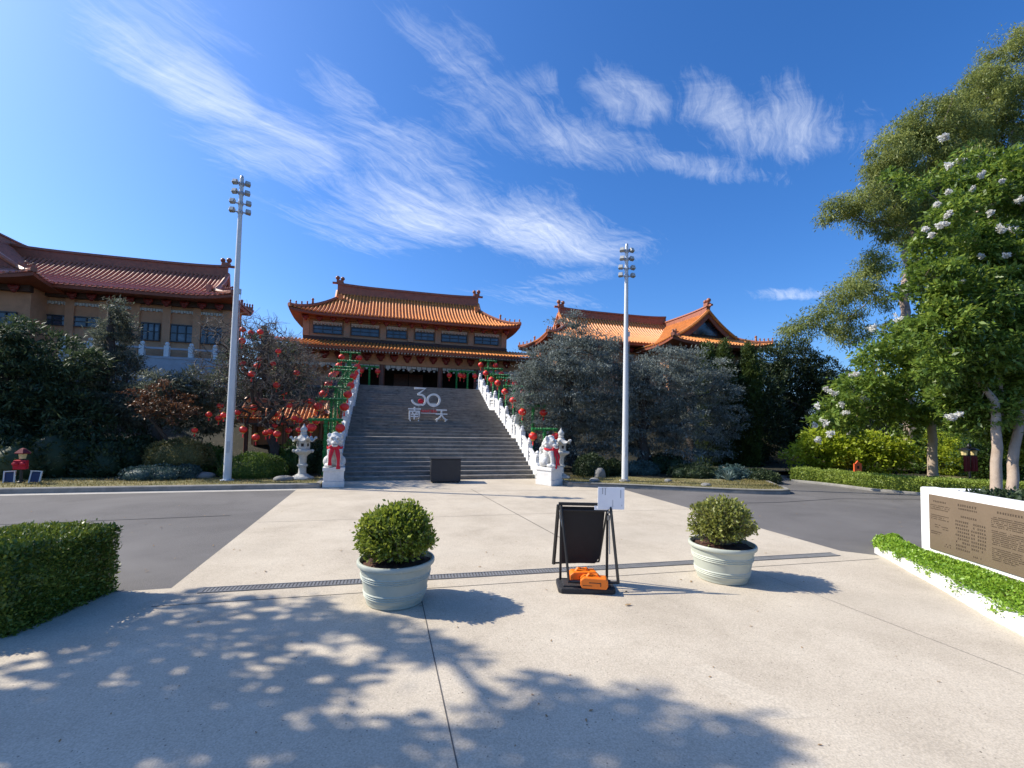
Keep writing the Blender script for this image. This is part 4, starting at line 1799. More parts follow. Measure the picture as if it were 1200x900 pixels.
# green T stands up both balustrades
def stand_proto(label, cat, group):
    t = thing('lantern_stand', label, cat, (0, 0, 0), group)
    mb = MB()
    r2 = random.Random(4)

    def fuzzy(a, b_, r):
        a, b_ = Vector(a), Vector(b_)
        n = int((b_-a).length/.02)
        mb.tube([a+(b_-a)*i/n for i in range(n+1)], [r*r2.uniform(.75, 1.25) for _ in range(n+1)], 9)
    fuzzy((0, 0, 0), (0, 0, 1.70), .055)
    post = mb.build('post', M['tinsel'], t, smooth=20, local=True)
    mb.__init__()
    fuzzy((-.47, 0, 1.72), (.47, 0, 1.72), .048)
    fuzzy((-.40, 0, 1.70), (-.40, 0, 1.62), .03)
    fuzzy((.40, 0, 1.70), (.40, 0, 1.62), .03)
    mb.build('cross_bar', M['tinsel'], t, smooth=20, local=True)
    return t


ORDN = ['lowest', 'second', 'third', 'fourth', 'fifth', 'sixth', 'seventh', 'topmost']
sp_ = None
YS = [14.3, 15.55, 16.8, 18.05, 19.3, 20.55, 21.8, 23.05]
for side, xc, nm_ in ((-1, XL-.42, 'left'), (1, XR+.42, 'right')):
    for i, y in enumerate(YS):
        lb = '%s green tinsel T stand up the %s balustrade' % (ORDN[i], nm_)
        lb = 'green tinsel wrapped T stand, %s of those up the %s balustrade' % (ORDN[i], nm_)
        z0 = max(stair_z(y)-.35, .1)
        dz = stair_z(y)-.03-z0 if i else .05
        p = (xc, y, stair_z(y)-.03 if i else .05)
        if side > 0 and i == 0:
            p = (xc, y, -.12)
        g = 'green lantern stands along the stairs'
        if sp_ is None:
            sp_ = stand_proto(lb, 'lantern stand', g)
            sp_.location = p
            sp_.rotation_euler = (0, 0, R(3))
        else:
            dup(sp_, p, R(rnd.uniform(-6, 6)), lb, g)
        for s in (-1, 1):
            arm = 'stair side' if s*side < 0 else 'garden side'
            hang((p[0]+s*.40, p[1]-.01*s, p[2]+1.655), 'red paper lantern on the %s arm of the %s stand up the %s balustrade' % (arm, ORDN[i], nm_), 'red lanterns on the green stands', 1.0)
for i, (xx, yy) in enumerate(((4.3, 24.0), (3.75, 24.25), (-.75, 24.0))):
    lb = ['stand at the right balustrade head', 'stand inside the right balustrade head', 'stand at the left balustrade head'][i]
    p = (xx, yy, 3.52-.70)
    dup(sp_, p, R(10), 'green tinsel T '+lb, 'green lantern stands along the stairs')
    for s in (-1, 1):
        hang((p[0]+s*.40, p[1], p[2]+1.655), 'red paper lantern on the %s arm of the %s' % ('left' if s < 0 else 'right', lb), 'red lanterns on the green stands', 1.0)

# ------------------------------------------------------------------ the bare lantern tree on the left
LT = [(284.5, 392.5), (294, 396), (305, 395.5), (283.7, 405), (326, 418), (320, 432.5), (284.7, 432), (301, 435), (305, 427.5), (295, 444), (347.5, 442.5), (332.5, 466),
      (324, 456.7), (339, 481), (363, 475.5), (258, 481), (244.7, 492), (256, 496), (262, 493), (278.7, 489), (297.5, 483), (322.5, 491), (330.5, 495), (345, 496), (351, 498),
      (321.7, 505), (285, 509), (311.7, 513), (316, 512), (299.7, 518), (324.5, 514), (338, 510), (350, 510), (367.5, 498.7), (228, 511), (371, 499)]
base = (-3.05, 15.3, .1)
t = thing('bare_tree', 'leafless grey tree hung with red lanterns left of the stairs', 'tree', base)
tg = []
lan = []
for (u, v) in LT:
    y = 15.3+rnd.uniform(-1.2, .6)
    p = AY(u, v-4, y)
    lan.append(p)
    tg.append(tuple(p+Vector((0, 0, .17))))
while len(tg) < 1900:
    d = rdir(1)[0]
    r_ = rng.random()**.45
    p = np.array([-3.2, 15.4, 3.6])+d*r_*np.array([2.25, 1.5, 2.15])
    if p[2] > 1.35+.5*abs(p[0]+3)*.3 and p[2] < 4.75-.9*max(0, p[0]+3.3):
        tg.append(tuple(p))
nodes, par = skeleton(base, (-3.3, 15.3, 1.5), tg, .22, .07, 5)
wood('trunk', M['bark'], t, nodes, par, .17, .0065, 2.2)
# fine twigs at every tip: one more mesh of the same tree
mb = MB()
kids = set(par)
tips = [i for i in range(len(nodes)) if i not in kids]
for i in tips:
    p = nodes[i]
    d0 = p-nodes[par[i]]
    d0 = d0/max(np.linalg.norm(d0), 1e-6)
    for k in range(5):
        d = d0*.5+rng.normal(size=3)*.6+np.array([0, 0, .15])
        d /= np.linalg.norm(d)
        l = rnd.uniform(.15, .42)
        q = p+d*l*.5+rng.normal(size=3)*.03
        mb.tube([p, q, p+d*l+rng.normal(size=3)*.03], [.006, .005, .003], 3, cap=False)
mb.build('twigs', M['twig'], t)
for p in lan:
    hang(tuple(p+Vector((0, 0, .16))), 'red paper lantern hanging in the bare tree left of the stairs', 'red lanterns in the bare tree', rnd.uniform(.56, .74))

# ------------------------------------------------------------------ pots with clipped box shrubs
def pot(loc, label, s=1.0):
    t = thing('plant_pot', label, 'plant pot', loc, 'pale green pots on the forecourt')
    mb = MB()
    prof = [(.0, .012), (.24, .012), (.262, .0), (.272, .008), (.276, .04)]
    for z in np.linspace(.05, .355, 62):
        r = .276+(.345-.276)*(z/.36)
        for c in (.085, .105, .125, .245, .265, .285):
            if abs(z-c) < .0085:
                r += .009*math.cos((z-c)/.0085*1.57)
        prof.append((r, z))
    prof += [(.352, .362), (.368, .368), (.372, .38), (.372, .40), (.365, .41), (.348, .41), (.34, .40), (.335, .35), (.33, .33)]
    mb.lathe(prof, 56, cap=False)
    mb.build('pot_body', M['pot'], t, smooth=40, local=True)
    mb = MB()
    rows = []
    for j in range(7):
        r = .338*(1-j/6)
        rows.append([(r*math.cos(2*math.pi*k/28), r*math.sin(2*math.pi*k/28), .365+.025*(1-r/.34)+.012*math.sin(k*2.3+j)) for k in range(29)])
    mb.grid(rows)
    mb.build('soil', M['mulch'], t, smooth=60, local=True)
    t.scale = (s, s, s)
    return t


def box_shrub(loc, label, rad, zc, lm, nstem, dens, clear):
    t = thing('box_shrub', label, 'shrub', loc, 'clipped box shrubs in pots')
    c = np.array(loc)
    mb = MB()
    P, O = [], []
    for i in range(nstem):
        d = rdir(1)[0]
        if d[2] < -.45:
            d[2] *= -1
        bump = .97+.07*math.sin(d[0]*5+d[1]*4+loc[0])+.05*math.sin(d[2]*7+d[0]*3)+rnd.uniform(-.10, .07)
        tip = c+np.array([0, 0, zc])+d*np.array(rad)*bump
        b0 = c+np.array([rnd.uniform(-.06, .06), rnd.uniform(-.06, .06), .0])
        mid = b0*.45+tip*.55+rng.normal(size=3)*.025+np.array([0, 0, -.02])
        mb.tube([b0, mid, tip], [.007, .004, .002], 3, cap=False)
        m_ = dens
        f = (1-clear)+clear*rng.random((m_, 1))**.8
        f = clear+(1-clear)*rng.random((m_, 1))**.7
        p = np.where(f < .55, b0+(mid-b0)*f/.55, mid+(tip-mid)*(f-.55)/.45)+rng.normal(size=(m_, 3))*.02
        P.append(p)
        O.append(np.tile(d, (m_, 1)))
    mb.build('stems', M['twig'], t)
    P, O = np.vstack(P), np.vstack(O)
    ok = P[:, 2] > c[2]+.0
    P, O = P[ok], O[ok]
    D = O*.7+rng.normal(size=P.shape)*.55+np.array([0, 0, .35])
    Nn = rng.normal(size=P.shape)*.6+O*.5+np.array([0, 0, .3])
    n = len(P)
    leaf_obj('foliage', lm, t, P, D, Nn,   .041*(.6+.8*rng.random(n)), .024*(.7+.6*rng.random(n)))
    return t


PL, PR = G(463, 703.5), G(846, 677.5)
pot((PL.x, PL.y, .005), 'pale green ribbed pot on the left of the forecourt, nearest the camera')
box_shrub((PL.x, PL.y, .40), 'dense round green box shrub growing in the left pot', (.355, .355, .275), .25, M['lf_box'], 720, 24, .45)
pot((PR.x, PR.y, .005), 'pale green ribbed pot on the right beyond the folding sign', 1.0)
box_shrub((PR.x, PR.y, .40), 'thinner yellow green box shrub with bare stems in the right pot', (.355, .35, .265), .25, M['lf_boxdry'], 400, 17, .52)

# ------------------------------------------------------------------ folding black sign
SGL = (2.14, 4.52, .004)
t = thing('folding_sign', 'black folding sign stand with its board swung back, on a heavy rubber base', 'sign stand', SGL)
mb = MB()
mb.prism([(-.30, -.13), (-.27, -.17), (.27, -.17), (.30, -.13), (.30, .13), (.27, .17), (-.27, .17), (-.30, .13)], 0, .055, 'z')
mb.prism([(-.25, -.12), (.25, -.12), (.25, .12), (-.25, .12)], .055, .07, 'z')
mb.build('base', M['rubber'], t, bevel=.012, local=True)
for s in (-1, 1):
    mb = MB()
    mb.bx(s*.255-.013, s*.255+.013, .09, .116, .06, .86)
    mb.build('upright', M['black'], t, bevel=.003, local=True)
mb = MB()
mb.bx(-.285, .285, .088, .118, .862, .895)
mb.bx(-.24, .24, .094, .112, .80, .818)
mb.build('top_bar', M['black'], t, bevel=.004, local=True)


def bar(mb, a, b_, w=.02):
    a, b_ = Vector(a), Vector(b_)
    mb.tube([a, b_], w*.62, 4)


mb = MB()
TLf, TRf, BLf, BRf = (-.262, .07, .86), (.282, .07, .86), (-.19, -.135, .115), (.325, -.135, .115)
bar(mb, TLf, BLf, .022)
bar(mb, TRf, BRf, .026)
bar(mb, (BLf[0]-.01, BLf[1], BLf[2]), (BRf[0]+.01, BRf[1], BRf[2]), .024)
mb.build('front_frame', M['black'], t, local=True)
mb = MB()
n = 8
rows = []
for j in range(11):
    f = j/10
    z = .845-.645*f
    y = .13+.10*f
    wl, wr = -.262+.012*f, .235-.04*f
    if f > .82:
        k = (f-.82)/.18
        wr -= .05*k*k
        wl += .02*k*k
    rows.append([(wl, y-.008, z), (wr, y-.008, z), (wr, y+.008, z), (wl, y+.008, z), (wl, y-.008, z)])
mb.grid(rows)
mb.add(rows[0][:4], [(0, 1, 2, 3)])
mb.add(rows[-1][:4], [(3, 2, 1, 0)])
mb.build('board', M['blackpanel'], t, local=True)
mb = MB()
bar(mb, (-.285, .14, .86), (-.31, .34, .15), .03)
bar(mb, (.265, .14, .86), (.205, .30, .20), .018)
bar(mb, (-.31, .34, .16), (.21, .30, .20), .018)
mb.box((-.29, .24, .50), (.02, .07, .70), 0, 1, R(2), R(16))
mb.build('rear_frame', M['black'], t, local=True)
mb = MB()
for s in (-.262, .262):
    mb.box((s, .08, .74), (.03, .03, .05))
    mb.box((s, .085, .80), (.036, .036, .02))
mb.tube([(-.262, .075, .72), (-.205, -.02, .40)], .005, 5)
mb.tube([(.272, .075, .72), (.268, .03, .36)], .006, 5)
mb.build('hinge_strut', M['steel'], t, local=True)
t.rotation_euler = (0, 0, R(-16))
RS = Matrix.Translation(SGL) @ Matrix.Rotation(R(-16), 4, 'Z')
t = thing('foam_board', 'blank white board taped to the top right corner of the folding sign', 'board', RS @ Vector((.30, .075, .84)))
mb = MB()
mb.bx(-.16, .13, -.012, -.004, -.005, .235)
mb.build('panel', M['paper'], t, local=True, bevel=.001)
mb = MB()
for (x0, x1, z0, z1) in ((-.115, -.105, .16, .225), (-.085, -.075, .15, .225), (.085, .093, .12, .21), (.0, .006, .02, .10), (.10, .106, .03, .05), (-.12, -.06, .226, .232)):
    mb.bx(x0, x1, -.014, -.012, z0, z1)
mb.build('tape', M['tape'], t, local=True)
t.rotation_euler = (R(2), 0, R(-16))
t = thing('paper_label', 'small white paper strip stuck on the top bar of the folding sign', 'label', RS @ Vector((.18, .08, .845)))
mb = MB()
mb.bx(-.075, .075, -.004, 0, -.022, .022)
mb.build('strip', M['paper'], t, local=True)
t.rotation_euler = (0, 0, R(-16))


def weight(loc, rz, label, sx):
    t = thing('orange_weight', label, 'weight', loc, 'orange weights on the sign base')
    mb = MB()
    mb.prism([(-.12, .0), (-.10, -.0), (.12, .0), (.135, .03), (.135, .085), (.115, .11), (-.10, .11), (-.135, .08), (-.135, .03)], -.055, .055, 'y')
    mb.build('block', M['orange'], t, bevel=.01, local=True)
    mb = MB()
    mb.bx(-.05, .06, -.058, -.055, .06, .066)
    mb.bx(.06, .066, -.058, -.055, .03, .066)
    mb.bx(-.11, -.02, -.058, -.0552, .03, .034)
    mb.build('seam', M['black'], t, local=True)
    mb = MB()
    mb.tube([(-.07, 0, .105), (-.05, 0, .135), (.03, 0, .135), (.05, 0, .105)], .014, 8)
    mb.build('handle', M['orange'], t, smooth=50, local=True)
    t.rotation_euler = (0, 0, rz)
    t.scale = (sx, 1.2, 1)
    return t


weight(RS @ Vector((-.02, .03, .072)), R(-10), 'orange plastic weight lying at the back of the sign base', 1.15)
weight(RS @ Vector((.075, -.115, .057)), R(-24), 'orange plastic weight lying across the front edge of the sign base', 1.05)

# ------------------------------------------------------------------ memorial wall and planter on the right
WA, WB = Vector((7.58, 4.76, 0)), Vector((6.42, 1.565, 0))
wd = (WB-WA).normalized()
wn = Vector((-wd.y, wd.x, 0))      # away from the forecourt
WL = (WB-WA).length
wrot = math.atan2(wd.y, wd.x)
t = thing('memorial_wall', 'low white rendered wall carrying a bronze plaque of engraved names', 'wall', WA)
mb = MB()
c = WA+wd*WL/2+wn*.11
mb.box((c.x, c.y, .475), (WL, .22, .97), wrot)
mb.build('wall', M['whitewall'], t, bevel=.025)
mb = MB()
c = WA+wd*.12+wn*(.221+.30)
mb.box((c.x, c.y, .47), (.24, .60, .955), wrot)
mb.build('return_wall', M['whitewall'], t, bevel=.025)


def wallpt(s, z, off):
    p = WA+wd*s-wn*off
    return (p.x, p.y, z)


PZ0, PZ1, PS0, PS1 = .115, .875, .17, 3.1
mb = MB()
c = WA+wd*(PS0+PS1)/2-wn*.006
mb.box((c.x, c.y, (PZ0+PZ1)/2), (PS1-PS0, .018, PZ1-PZ0), wrot)
pq = mb.build('plaque', M['bronze'], t, bevel=.003)
mb = MB()


def glyphs(s0, s1, z, h, gap=.008, solid=.75):
    """one line of small raised strokes"""
    s = s0
    while s < s1:
        w = h*rnd.uniform(.65, 1.0)
        if rnd.random() < solid:
            for q in range(3):
                zz = z+h*(q-1)*.36
                ww = w*rnd.uniform(.5, 1.0)
                p = WA+wd*(s+w/2)-wn*.016
                mb.box((p.x, p.y, zz), (ww, .003, h*.14), wrot)
            p = WA+wd*(s+w*rnd.uniform(.3, .7))-wn*.0165
            mb.box((p.x, p.y, z), (h*.14, .003, h*.9), wrot)
        s += w+gap


def para(s0, s1, z0, z1, pitch, h):
    z = z0
    while z > z1:
        e = s1 if rnd.random() < .8 else s0+(s1-s0)*rnd.uniform(.4, .8)
        glyphs(s0, e, z, h, h*.35, .86)
        z -= pitch


# left column
glyphs(.245, .44, .79, .024, .006, 1)
para(.20, .50, .735, .66, .026, .013)
para(.20, .50, .60, .53, .026, .013)
para(.25, .34, .47, .42, .03, .013)
para(.37, .47, .455, .42, .03, .013)
para(.20, .50, .37, .32, .026, .013)
glyphs(.41, .50, .235, .016)
glyphs(.41, .50, .205, .016)
# centre column
glyphs(.62, .88, .80, .032, .008, 1)
glyphs(.63, .88, .755, .022, .006, 1)
glyphs(.66, .88, .655, .026, .006, 1)
for j in range(9):
    z = .585-j*.045
    glyphs(.58, .76, z, .026, .007, .9)
    if j < 8:
        glyphs(.80, .98, z-.0, .026, .007, .9)
glyphs(.82, .92, .585-9*.045, .02)
# right column and the rest of the plaque
glyphs(1.14, 1.5, .80, .028, .007, 1)
para(1.07, 1.62, .735, .60, .023, .012)
para(1.07, 1.62, .57, .40, .023, .012)
para(1.07, 1.62, .36, .22, .023, .012)
para(1.75, 2.3, .78, .25, .03, .013)
para(2.42, 2.95, .78, .25, .03, .013)
mb.build('engraved_lines', M['engrave'], pq)
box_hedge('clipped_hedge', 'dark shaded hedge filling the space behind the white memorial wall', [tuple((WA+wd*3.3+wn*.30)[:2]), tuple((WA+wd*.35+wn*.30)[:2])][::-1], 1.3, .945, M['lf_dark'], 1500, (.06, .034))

KP = [(7.62, 5.18), (7.2, 5.12), (6.86, 4.90), (6.71, 4.62), (6.42, 4.2), (6.05, 3.62), (5.62, 3.02), (5.34, 2.55), (4.95, 1.85), (4.45, .9)]
t = thing('planter_kerb', 'low white planter edging curving along the right of the forecourt', 'planter', (6.71, 4.62, 0))
rows = []
KV = [Vector(p) for p in KP]
fine = []
for i in range(len(KV)-1):
    for f in (0, .25, .5, .75):
        fine.append(KV[i]*(1-f)+KV[i+1]*f)
fine.append(KV[-1])
for i, p in enumerate(fine):
    a, b_ = fine[max(0, i-1)], fine[min(len(fine)-1, i+1)]
    d = (b_-a).normalized()
    s = Vector((-d.y, d.x))
    h = .085+.085*i/(len(fine)-1)
    if i < 10:
        h = .075+.01*i/10
    j = .004*math.sin(i*2.1)
    rows.append([(p.x, p.y, 0), (p.x+s.x*(.006+j), p.y+s.y*(.006+j), h-.012), (p.x+s.x*.02, p.y+s.y*.02, h), (p.x+s.x*.11, p.y+s.y*.11, h), (p.x+s.x*.115, p.y+s.y*.115, 0)])
mb = MB()
mb.grid(rows)
M['kerbwhite'] = surf('scuffed white kerb', (.66, .645, .60), .8, .08, 7, .3, 70, dirt=(.34, .31, .26), dscale=4.5, damt=.7)
mb.build('edging', M['kerbwhite'], t, smooth=50)
mb = MB()
mb.add([(p.x, p.y, .07) for p in [q+Vector((.05, .02)) for q in fine]]+[wallpt(3.3, .07, .01), wallpt(0, .07, .01), (7.65, 4.9, .07)], [tuple(range(len(fine)+3))])
mb.build('soil', M['mulch'], t)
P = []
for _ in range(38000):
    i = rng.integers(0, len(fine)-1)
    p = fine[i]+(fine[i+1]-fine[i])*rng.random()
    s_ = (Vector((p.x, p.y, 0))-WA).dot(wd)
    s_ = max(-.28, s_)
    q = WA+wd*s_-wn*.015
    f = rng.random()**1.0
    a = Vector((p.x, p.y, 0))+wn*(-.02+.07*rng.random())+wn*.035*math.sin(i*1.7)
    x = a+(q-a)*f
    hh = (.055+.065*min(1, f*3.5+.25)*rng.random()+.035*math.sin(x.x*9)*math.cos(x.y*8))
    if f < .12:
        hh = .045+.10*rng.random()
    if f > .55:
        hh *= 1-.75*(f-.55)/.45
    P.append((x.x, x.y, hh+.025))
P = np.array(P)
D = rng.normal(size=P.shape)*.7+np.array([-.2, -.1, .45])
Nn = rng.normal(size=P.shape)*.5+np.array([0, 0, .8])
n = len(P)
gc = leaf_obj('ground_cover', M['lf_cover'], None, P, D, Nn, 0.035*(.6+.8*rng.random(n)), .023*(.7+.6*rng.random(n)))
tag(gc, 'bright green leafy ground cover spilling over the white planter edging', 'ground cover', kind='stuff')

# ------------------------------------------------------------------ hedges
HA, HB, HC = (-2.62, 4.66), (-2.44, 5.42), (-3.4, 6.1)
box_hedge('box_hedge', 'large clipped green hedge block at the left edge of the forecourt', [(-6.0, 4.25), (-2.78, 4.55), (-2.52, 5.5)], .95, .645, M['lf_hedge'], 7200, (.034, .019), rough=.018)
# mitre filler: loose litter under the hedge
hp = [G(927, 563.5), G(955, 566.0), G(985, 569.5), G(1020, 574), G(1060, 577.5), G(1085, 579.5)]
hp = [(p.x, p.y) for p in hp]+[(16.6, 7.6), (18.5, 4.0), (20.5, 0)]
box_hedge('box_hedge', 'long low clipped hedge curving along the far side of the right road', hp[::-1][::-1], .9, .40, M['lf_hedge2'], 1900, (.055, .034), rough=.016)
kp = [(x-.16*0-.12, y-.14) for x, y in hp]
kerb([(p[0]-.22, p[1]-.20) for p in hp], .12, .07)

# ------------------------------------------------------------------ garden lamps
def garden_lamp(loc, H, label, red_small):
    t = thing('garden_lamp', label, 'lamp', loc)
    mb = MB()
    mb.lathe([(.07, 0), (.07, .04), (.03, .07), (.026, H-.12)], 10)
    if not red_small:
        mb.lathe([(.035, H-.16), (.06, H-.12), (.05, H-.05), (.0, H+.0)], 8)
        mb.tube([(-.2, 0, H-.2), (.2, 0, H-.2)], .015, 6)
    mb.build('post', M['black'], t, smooth=40, local=True)
    if red_small:
        mb = MB()
        mb.lathe([(.15, H-.14), (.16, H-.12), (.06, H-.03), (.0, H)], 6)
        mb.build('lamp_roof', M['maroon'], t, local=True)
        mb = MB()
        mb.lathe([(.065, H-.26), (.085, H-.14)], 6)
        mb.build('lamp_glass', M['warmglass'], t, local=True)
        mb = MB()
        mb.box((0, -.04, H-.40), (.24, .12, .22), R(8))
        for s in (-1, 1):
            mb.ball((s*.07, -.11, H-.38), (.07, .03, .05), 8, 6)
        mb.build('red_bow', M['redcloth'], t, bevel=.02, local=True)
    else:
        for s in (-1, 1):
            mb = MB()
            mb.lathe([(.02, .07), (.10, .03), (.135, .0), (.135, -.012)], 6, (s*.2, 0, H-.20))
            cap = mb.build('lamp_roof', M['black'], t, local=True)
            mb = MB()
            mb.lathe([(.085, 0), (.07, -.145)], 6, (s*.2, 0, H-.213))
            mb.build('lamp_glass', M['warmglass'], cap, local=True)
            mb = MB()
            rows = []
            for j in range(8):
                z = H-.385-.46*j/7
                rows.append([(s*.165-.13+.26*k/10, -.03+.022*math.sin(k*2.4)*(.4+.6*j/7), z) for k in range(11)])
            mb.grid(rows)
            rows = [[(x, y+.012, z) for x, y, z in r] for r in rows]
            mb.grid(rows)
            mb.build('red_banner', M['maroon'], t, smooth=60, local=True)
        mb = MB()
        mb.tube([(-.3, 0, H-.375), (.3, 0, H-.375)], .012, 6)
        mb.build('banner_rod', M['black'], t, local=True)
    return t


lp = G(24, 571.5)
garden_lamp((lp.x, lp.y, .11), .84, 'short garden lamp with red roof and red bow at the left kerb', True)
for s, lb in ((-1, 'low white framed blue board leaning left of the red bowed lamp'), (1, 'low white framed blue board leaning right of the red bowed lamp')):
    t = thing('blue_board', lb, 'board', (lp.x+s*.25, lp.y+.05, .11), 'blue boards under the red lamp')
    mb = MB()
    mb.box((0, 0, .13), (.18, .02, .24), 0, 1, R(4*s), R(-8))
    mb.build('panel', M['bluepanel'], t, local=True)
    mb = MB()
    for xx in (-.125, .125):
        mb.box((xx*.8, -.01, .14), (.024, .03, .28), 0, 1, R(4*s), R(-8))
    mb.box((0, .01, .275), (.22, .03, .024), 0, 1, R(4*s), R(-8))
    mb.build('frame', M['balustrade'], t, local=True)
garden_lamp((17.0, 9.35, .03), 1.42, 'black twin lamp post with two maroon banners behind the right hedge', False)
op = AY(1005, 549, 11.9)
t = thing('orange_notice', 'small orange red notice board standing behind the long hedge', 'notice', (op.x, op.y, .03))
mb = MB()
mb.bx(-.17, .17, -.02, .02, op.z-.03-.1, op.z-.03+.17)
mb.prism([(-.11, op.z+.14), (.11, op.z+.14), (0, op.z+.24)], -.019, .019, 'y')
mb.build('board', M['orangesign'], t, local=True)
mb = MB()
mb.bx(-.05, .05, -.025, -.02, op.z-.04, op.z+.06)
mb.build('emblem', M['inside'], t, local=True)
mb = MB()
mb.lathe([(.025, 0), (.025, op.z-.1)], 6)
mb.build('post', M['black'], t, local=True)


# ------------------------------------------------------------------ trees and shrubs, left
def conifer(name, label, base, top, blobs, lm, r0, clump, per, leaf, dens, **kw):
    a = dict(flat=.35, shell=.35, out=.55, up=.05, droop=.05, ntar=90, cat='tree')
    a.update(kw)
    return tree(name, label, base, top, blobs, lm, M['bark'], r0, .012, clump, per, leaf, dens, **a)


conifer('cedar_tree', 'dark spreading cedar at the far left behind the red bowed lamp', (-10.6, 16.3, .3), (-10.4, 16.3, 3.2),
        PB([(15, 408, 36), (55, 420, 34), (30, 450, 40), (80, 455, 34), (10, 485, 38), (60, 495, 36), (95, 492, 30), (-25, 430, 45), (-30, 480, 40), (100, 425, 18), (5, 385, 14), (40, 520, 22)], 16.3),
        M['lf_cedar'], .2, .30, 44, (.17, .045), 1.9)
conifer('deodar_tree', 'slender grey green deodar rising in front of the left hall', (-8.6, 17.2, .5), (-8.4, 17.2, 5.2),
        PB([(135, 357, 8), (134, 372, 13), (137, 390, 20), (133, 412, 26), (140, 436, 30), (132, 462, 34), (150, 480, 30)], 17.2),
        M['lf_deodar'], .13, .22, 44, (.14, .03), 1.6)
conifer('cedar_tree', 'low dark cedar between the deodar and the lantern tree', (-6.6, 16.2, .4), (-6.5, 16.2, 3.0),
        PB([(190, 458, 22), (225, 452, 22), (205, 470, 30), (170, 475, 26), (245, 462, 22), (255, 450, 14), (230, 488, 24), (250, 490, 20)], 16.3),
        M['lf_deodar'], .15, .26, 44, (.15, .034), 1.7)
conifer('cedar_tree', 'dark evergreen behind the lantern tree beside the left hall', (-4.6, 19.5, 1.6), (-4.6, 19.5, 5.4),
        PB([(275, 415, 18), (300, 408, 18), (330, 412, 16), (285, 438, 26), (320, 438, 26), (350, 442, 14), (300, 462, 32), (345, 460, 16)], 19.8),
        M['lf_cedar'], .15, .30, 40, (.16, .04), 1.4)
tree('maple_tree', 'small bronze leaved maple under the dark cedars', (-6.05, 15.0, .12), (-5.9, 15.0, 1.2),
     PB([(165, 468, 16), (190, 463, 18), (212, 470, 15), (178, 478, 17), (205, 482, 15), (225, 478, 10)], 14.9),
     M['lf_maple'], M['bark'], .07, .008, .17, 26, (.07, .035), 1.0, flat=.4, ntar=40, step=.25, wob=.09)
for (u, v, y, rx, ry, rz_, lm, lb) in (
        (20, 560, 15.2, 1.0, .9, .95, 'lf_dark', 'dark shrub under the far left cedar'),
        (75, 556, 15.5, .95, .8, 1.15, 'lf_dark', 'dark shrub between the far left cedar and the maple'),
        (125, 556, 15.4, .9, .8, .95, 'lf_dark', 'dark shrub behind the blue green dome'),
        (-45, 560, 15.0, 1.2, .9, 1.2, 'lf_dark', 'dark shrub at the far left edge of the garden'),
        (160, 548, 16.2, .9, .8, 1.1, 'lf_dark', 'dark shrub behind the maple trunk'),
        (238, 552, 15.6, .7, .6, .75, 'lf_bush', 'green leafy bush behind the left floodlight mast'),
        (345, 548, 15.6, .75, .6, .85, 'lf_bush', 'green bush behind the left stone lantern'),
        (372, 548, 15.5, .5, .5, .9, 'lf_dark', 'dark shrub between the left stone lantern and the balustrade')):
    p = AY(u, v, y)
    dome('garden_shrub', lb, (p.x, y, terr(p.x, y)-.05), (rx, ry, rz_), M[lm], 5200, (.11, .055), lumps=5)
p = AY(206, 552, 14.7)
dome('topiary_shrub', 'rounded olive green shrub below the bronze maple', (p.x, 14.9, .42), (.78, .6, .52), M['lf_olive'], 7000, (.06, .03))
p = AY(188, 556, 14.2)
dome('topiary_shrub', 'lumpy blue green mound shrub on the left verge', (p.x, 14.2, .08), (.72, .5, .34), M['lf_bluegreen'], 7000, (.05, .026), lumps=4)
p = AY(220, 556, 14.25)
dome('topiary_shrub', 'small blue green mound shrub nearest the left floodlight mast', (p.x, 14.25, .08), (.32, .32, .27), M['lf_bluegreen'], 2600, (.05, .026))
p = AY(298, 558, 14.35)
dome('topiary_shrub', 'broad clipped green mound right of the left floodlight mast', (p.x, 14.35, .08), (.80, .55, .50), M['lf_bush'], 9000, (.055, .03))
for i, (u, y, lb) in enumerate(((262, 15.0, 'pale strap leaved plant left of the floodlight mast'), (285, 15.3, 'strap leaved plant behind the green mound'), (322, 15.4, 'strap leaved plant under the lantern tree trunk'), (349, 14.9, 'strap leaved plant beside the left stone lantern'))):
    p = AY(u, 545, y)
    strap_plant('strap_plant', lb, (p.x, y, terr(p.x, y)-.03), 46, .85, .05, M['lf_strap'])
for (u, v, s, lb) in ((332, 563, .26, 'low grey rock on the grass beside the left stone lantern'), (238, 560, .3, 'grey rock left of the floodlight mast'), (330, 548, .16, 'round grey rock behind the green mound')):
    p = G(u, v, .11)
    t = thing('garden_rock', lb, 'rock', (p.x, p.y, .09))
    sculpt('stone', M['rock'], t, [((0, 0, s*.2), (s, s*.7, s*.42)), ((s*.4, .05, s*.2), (s*.6, s*.5, s*.35)), ((-s*.45, -.03, s*.15), (s*.5, s*.5, s*.3))], voxel=.03, smooth_it=1)

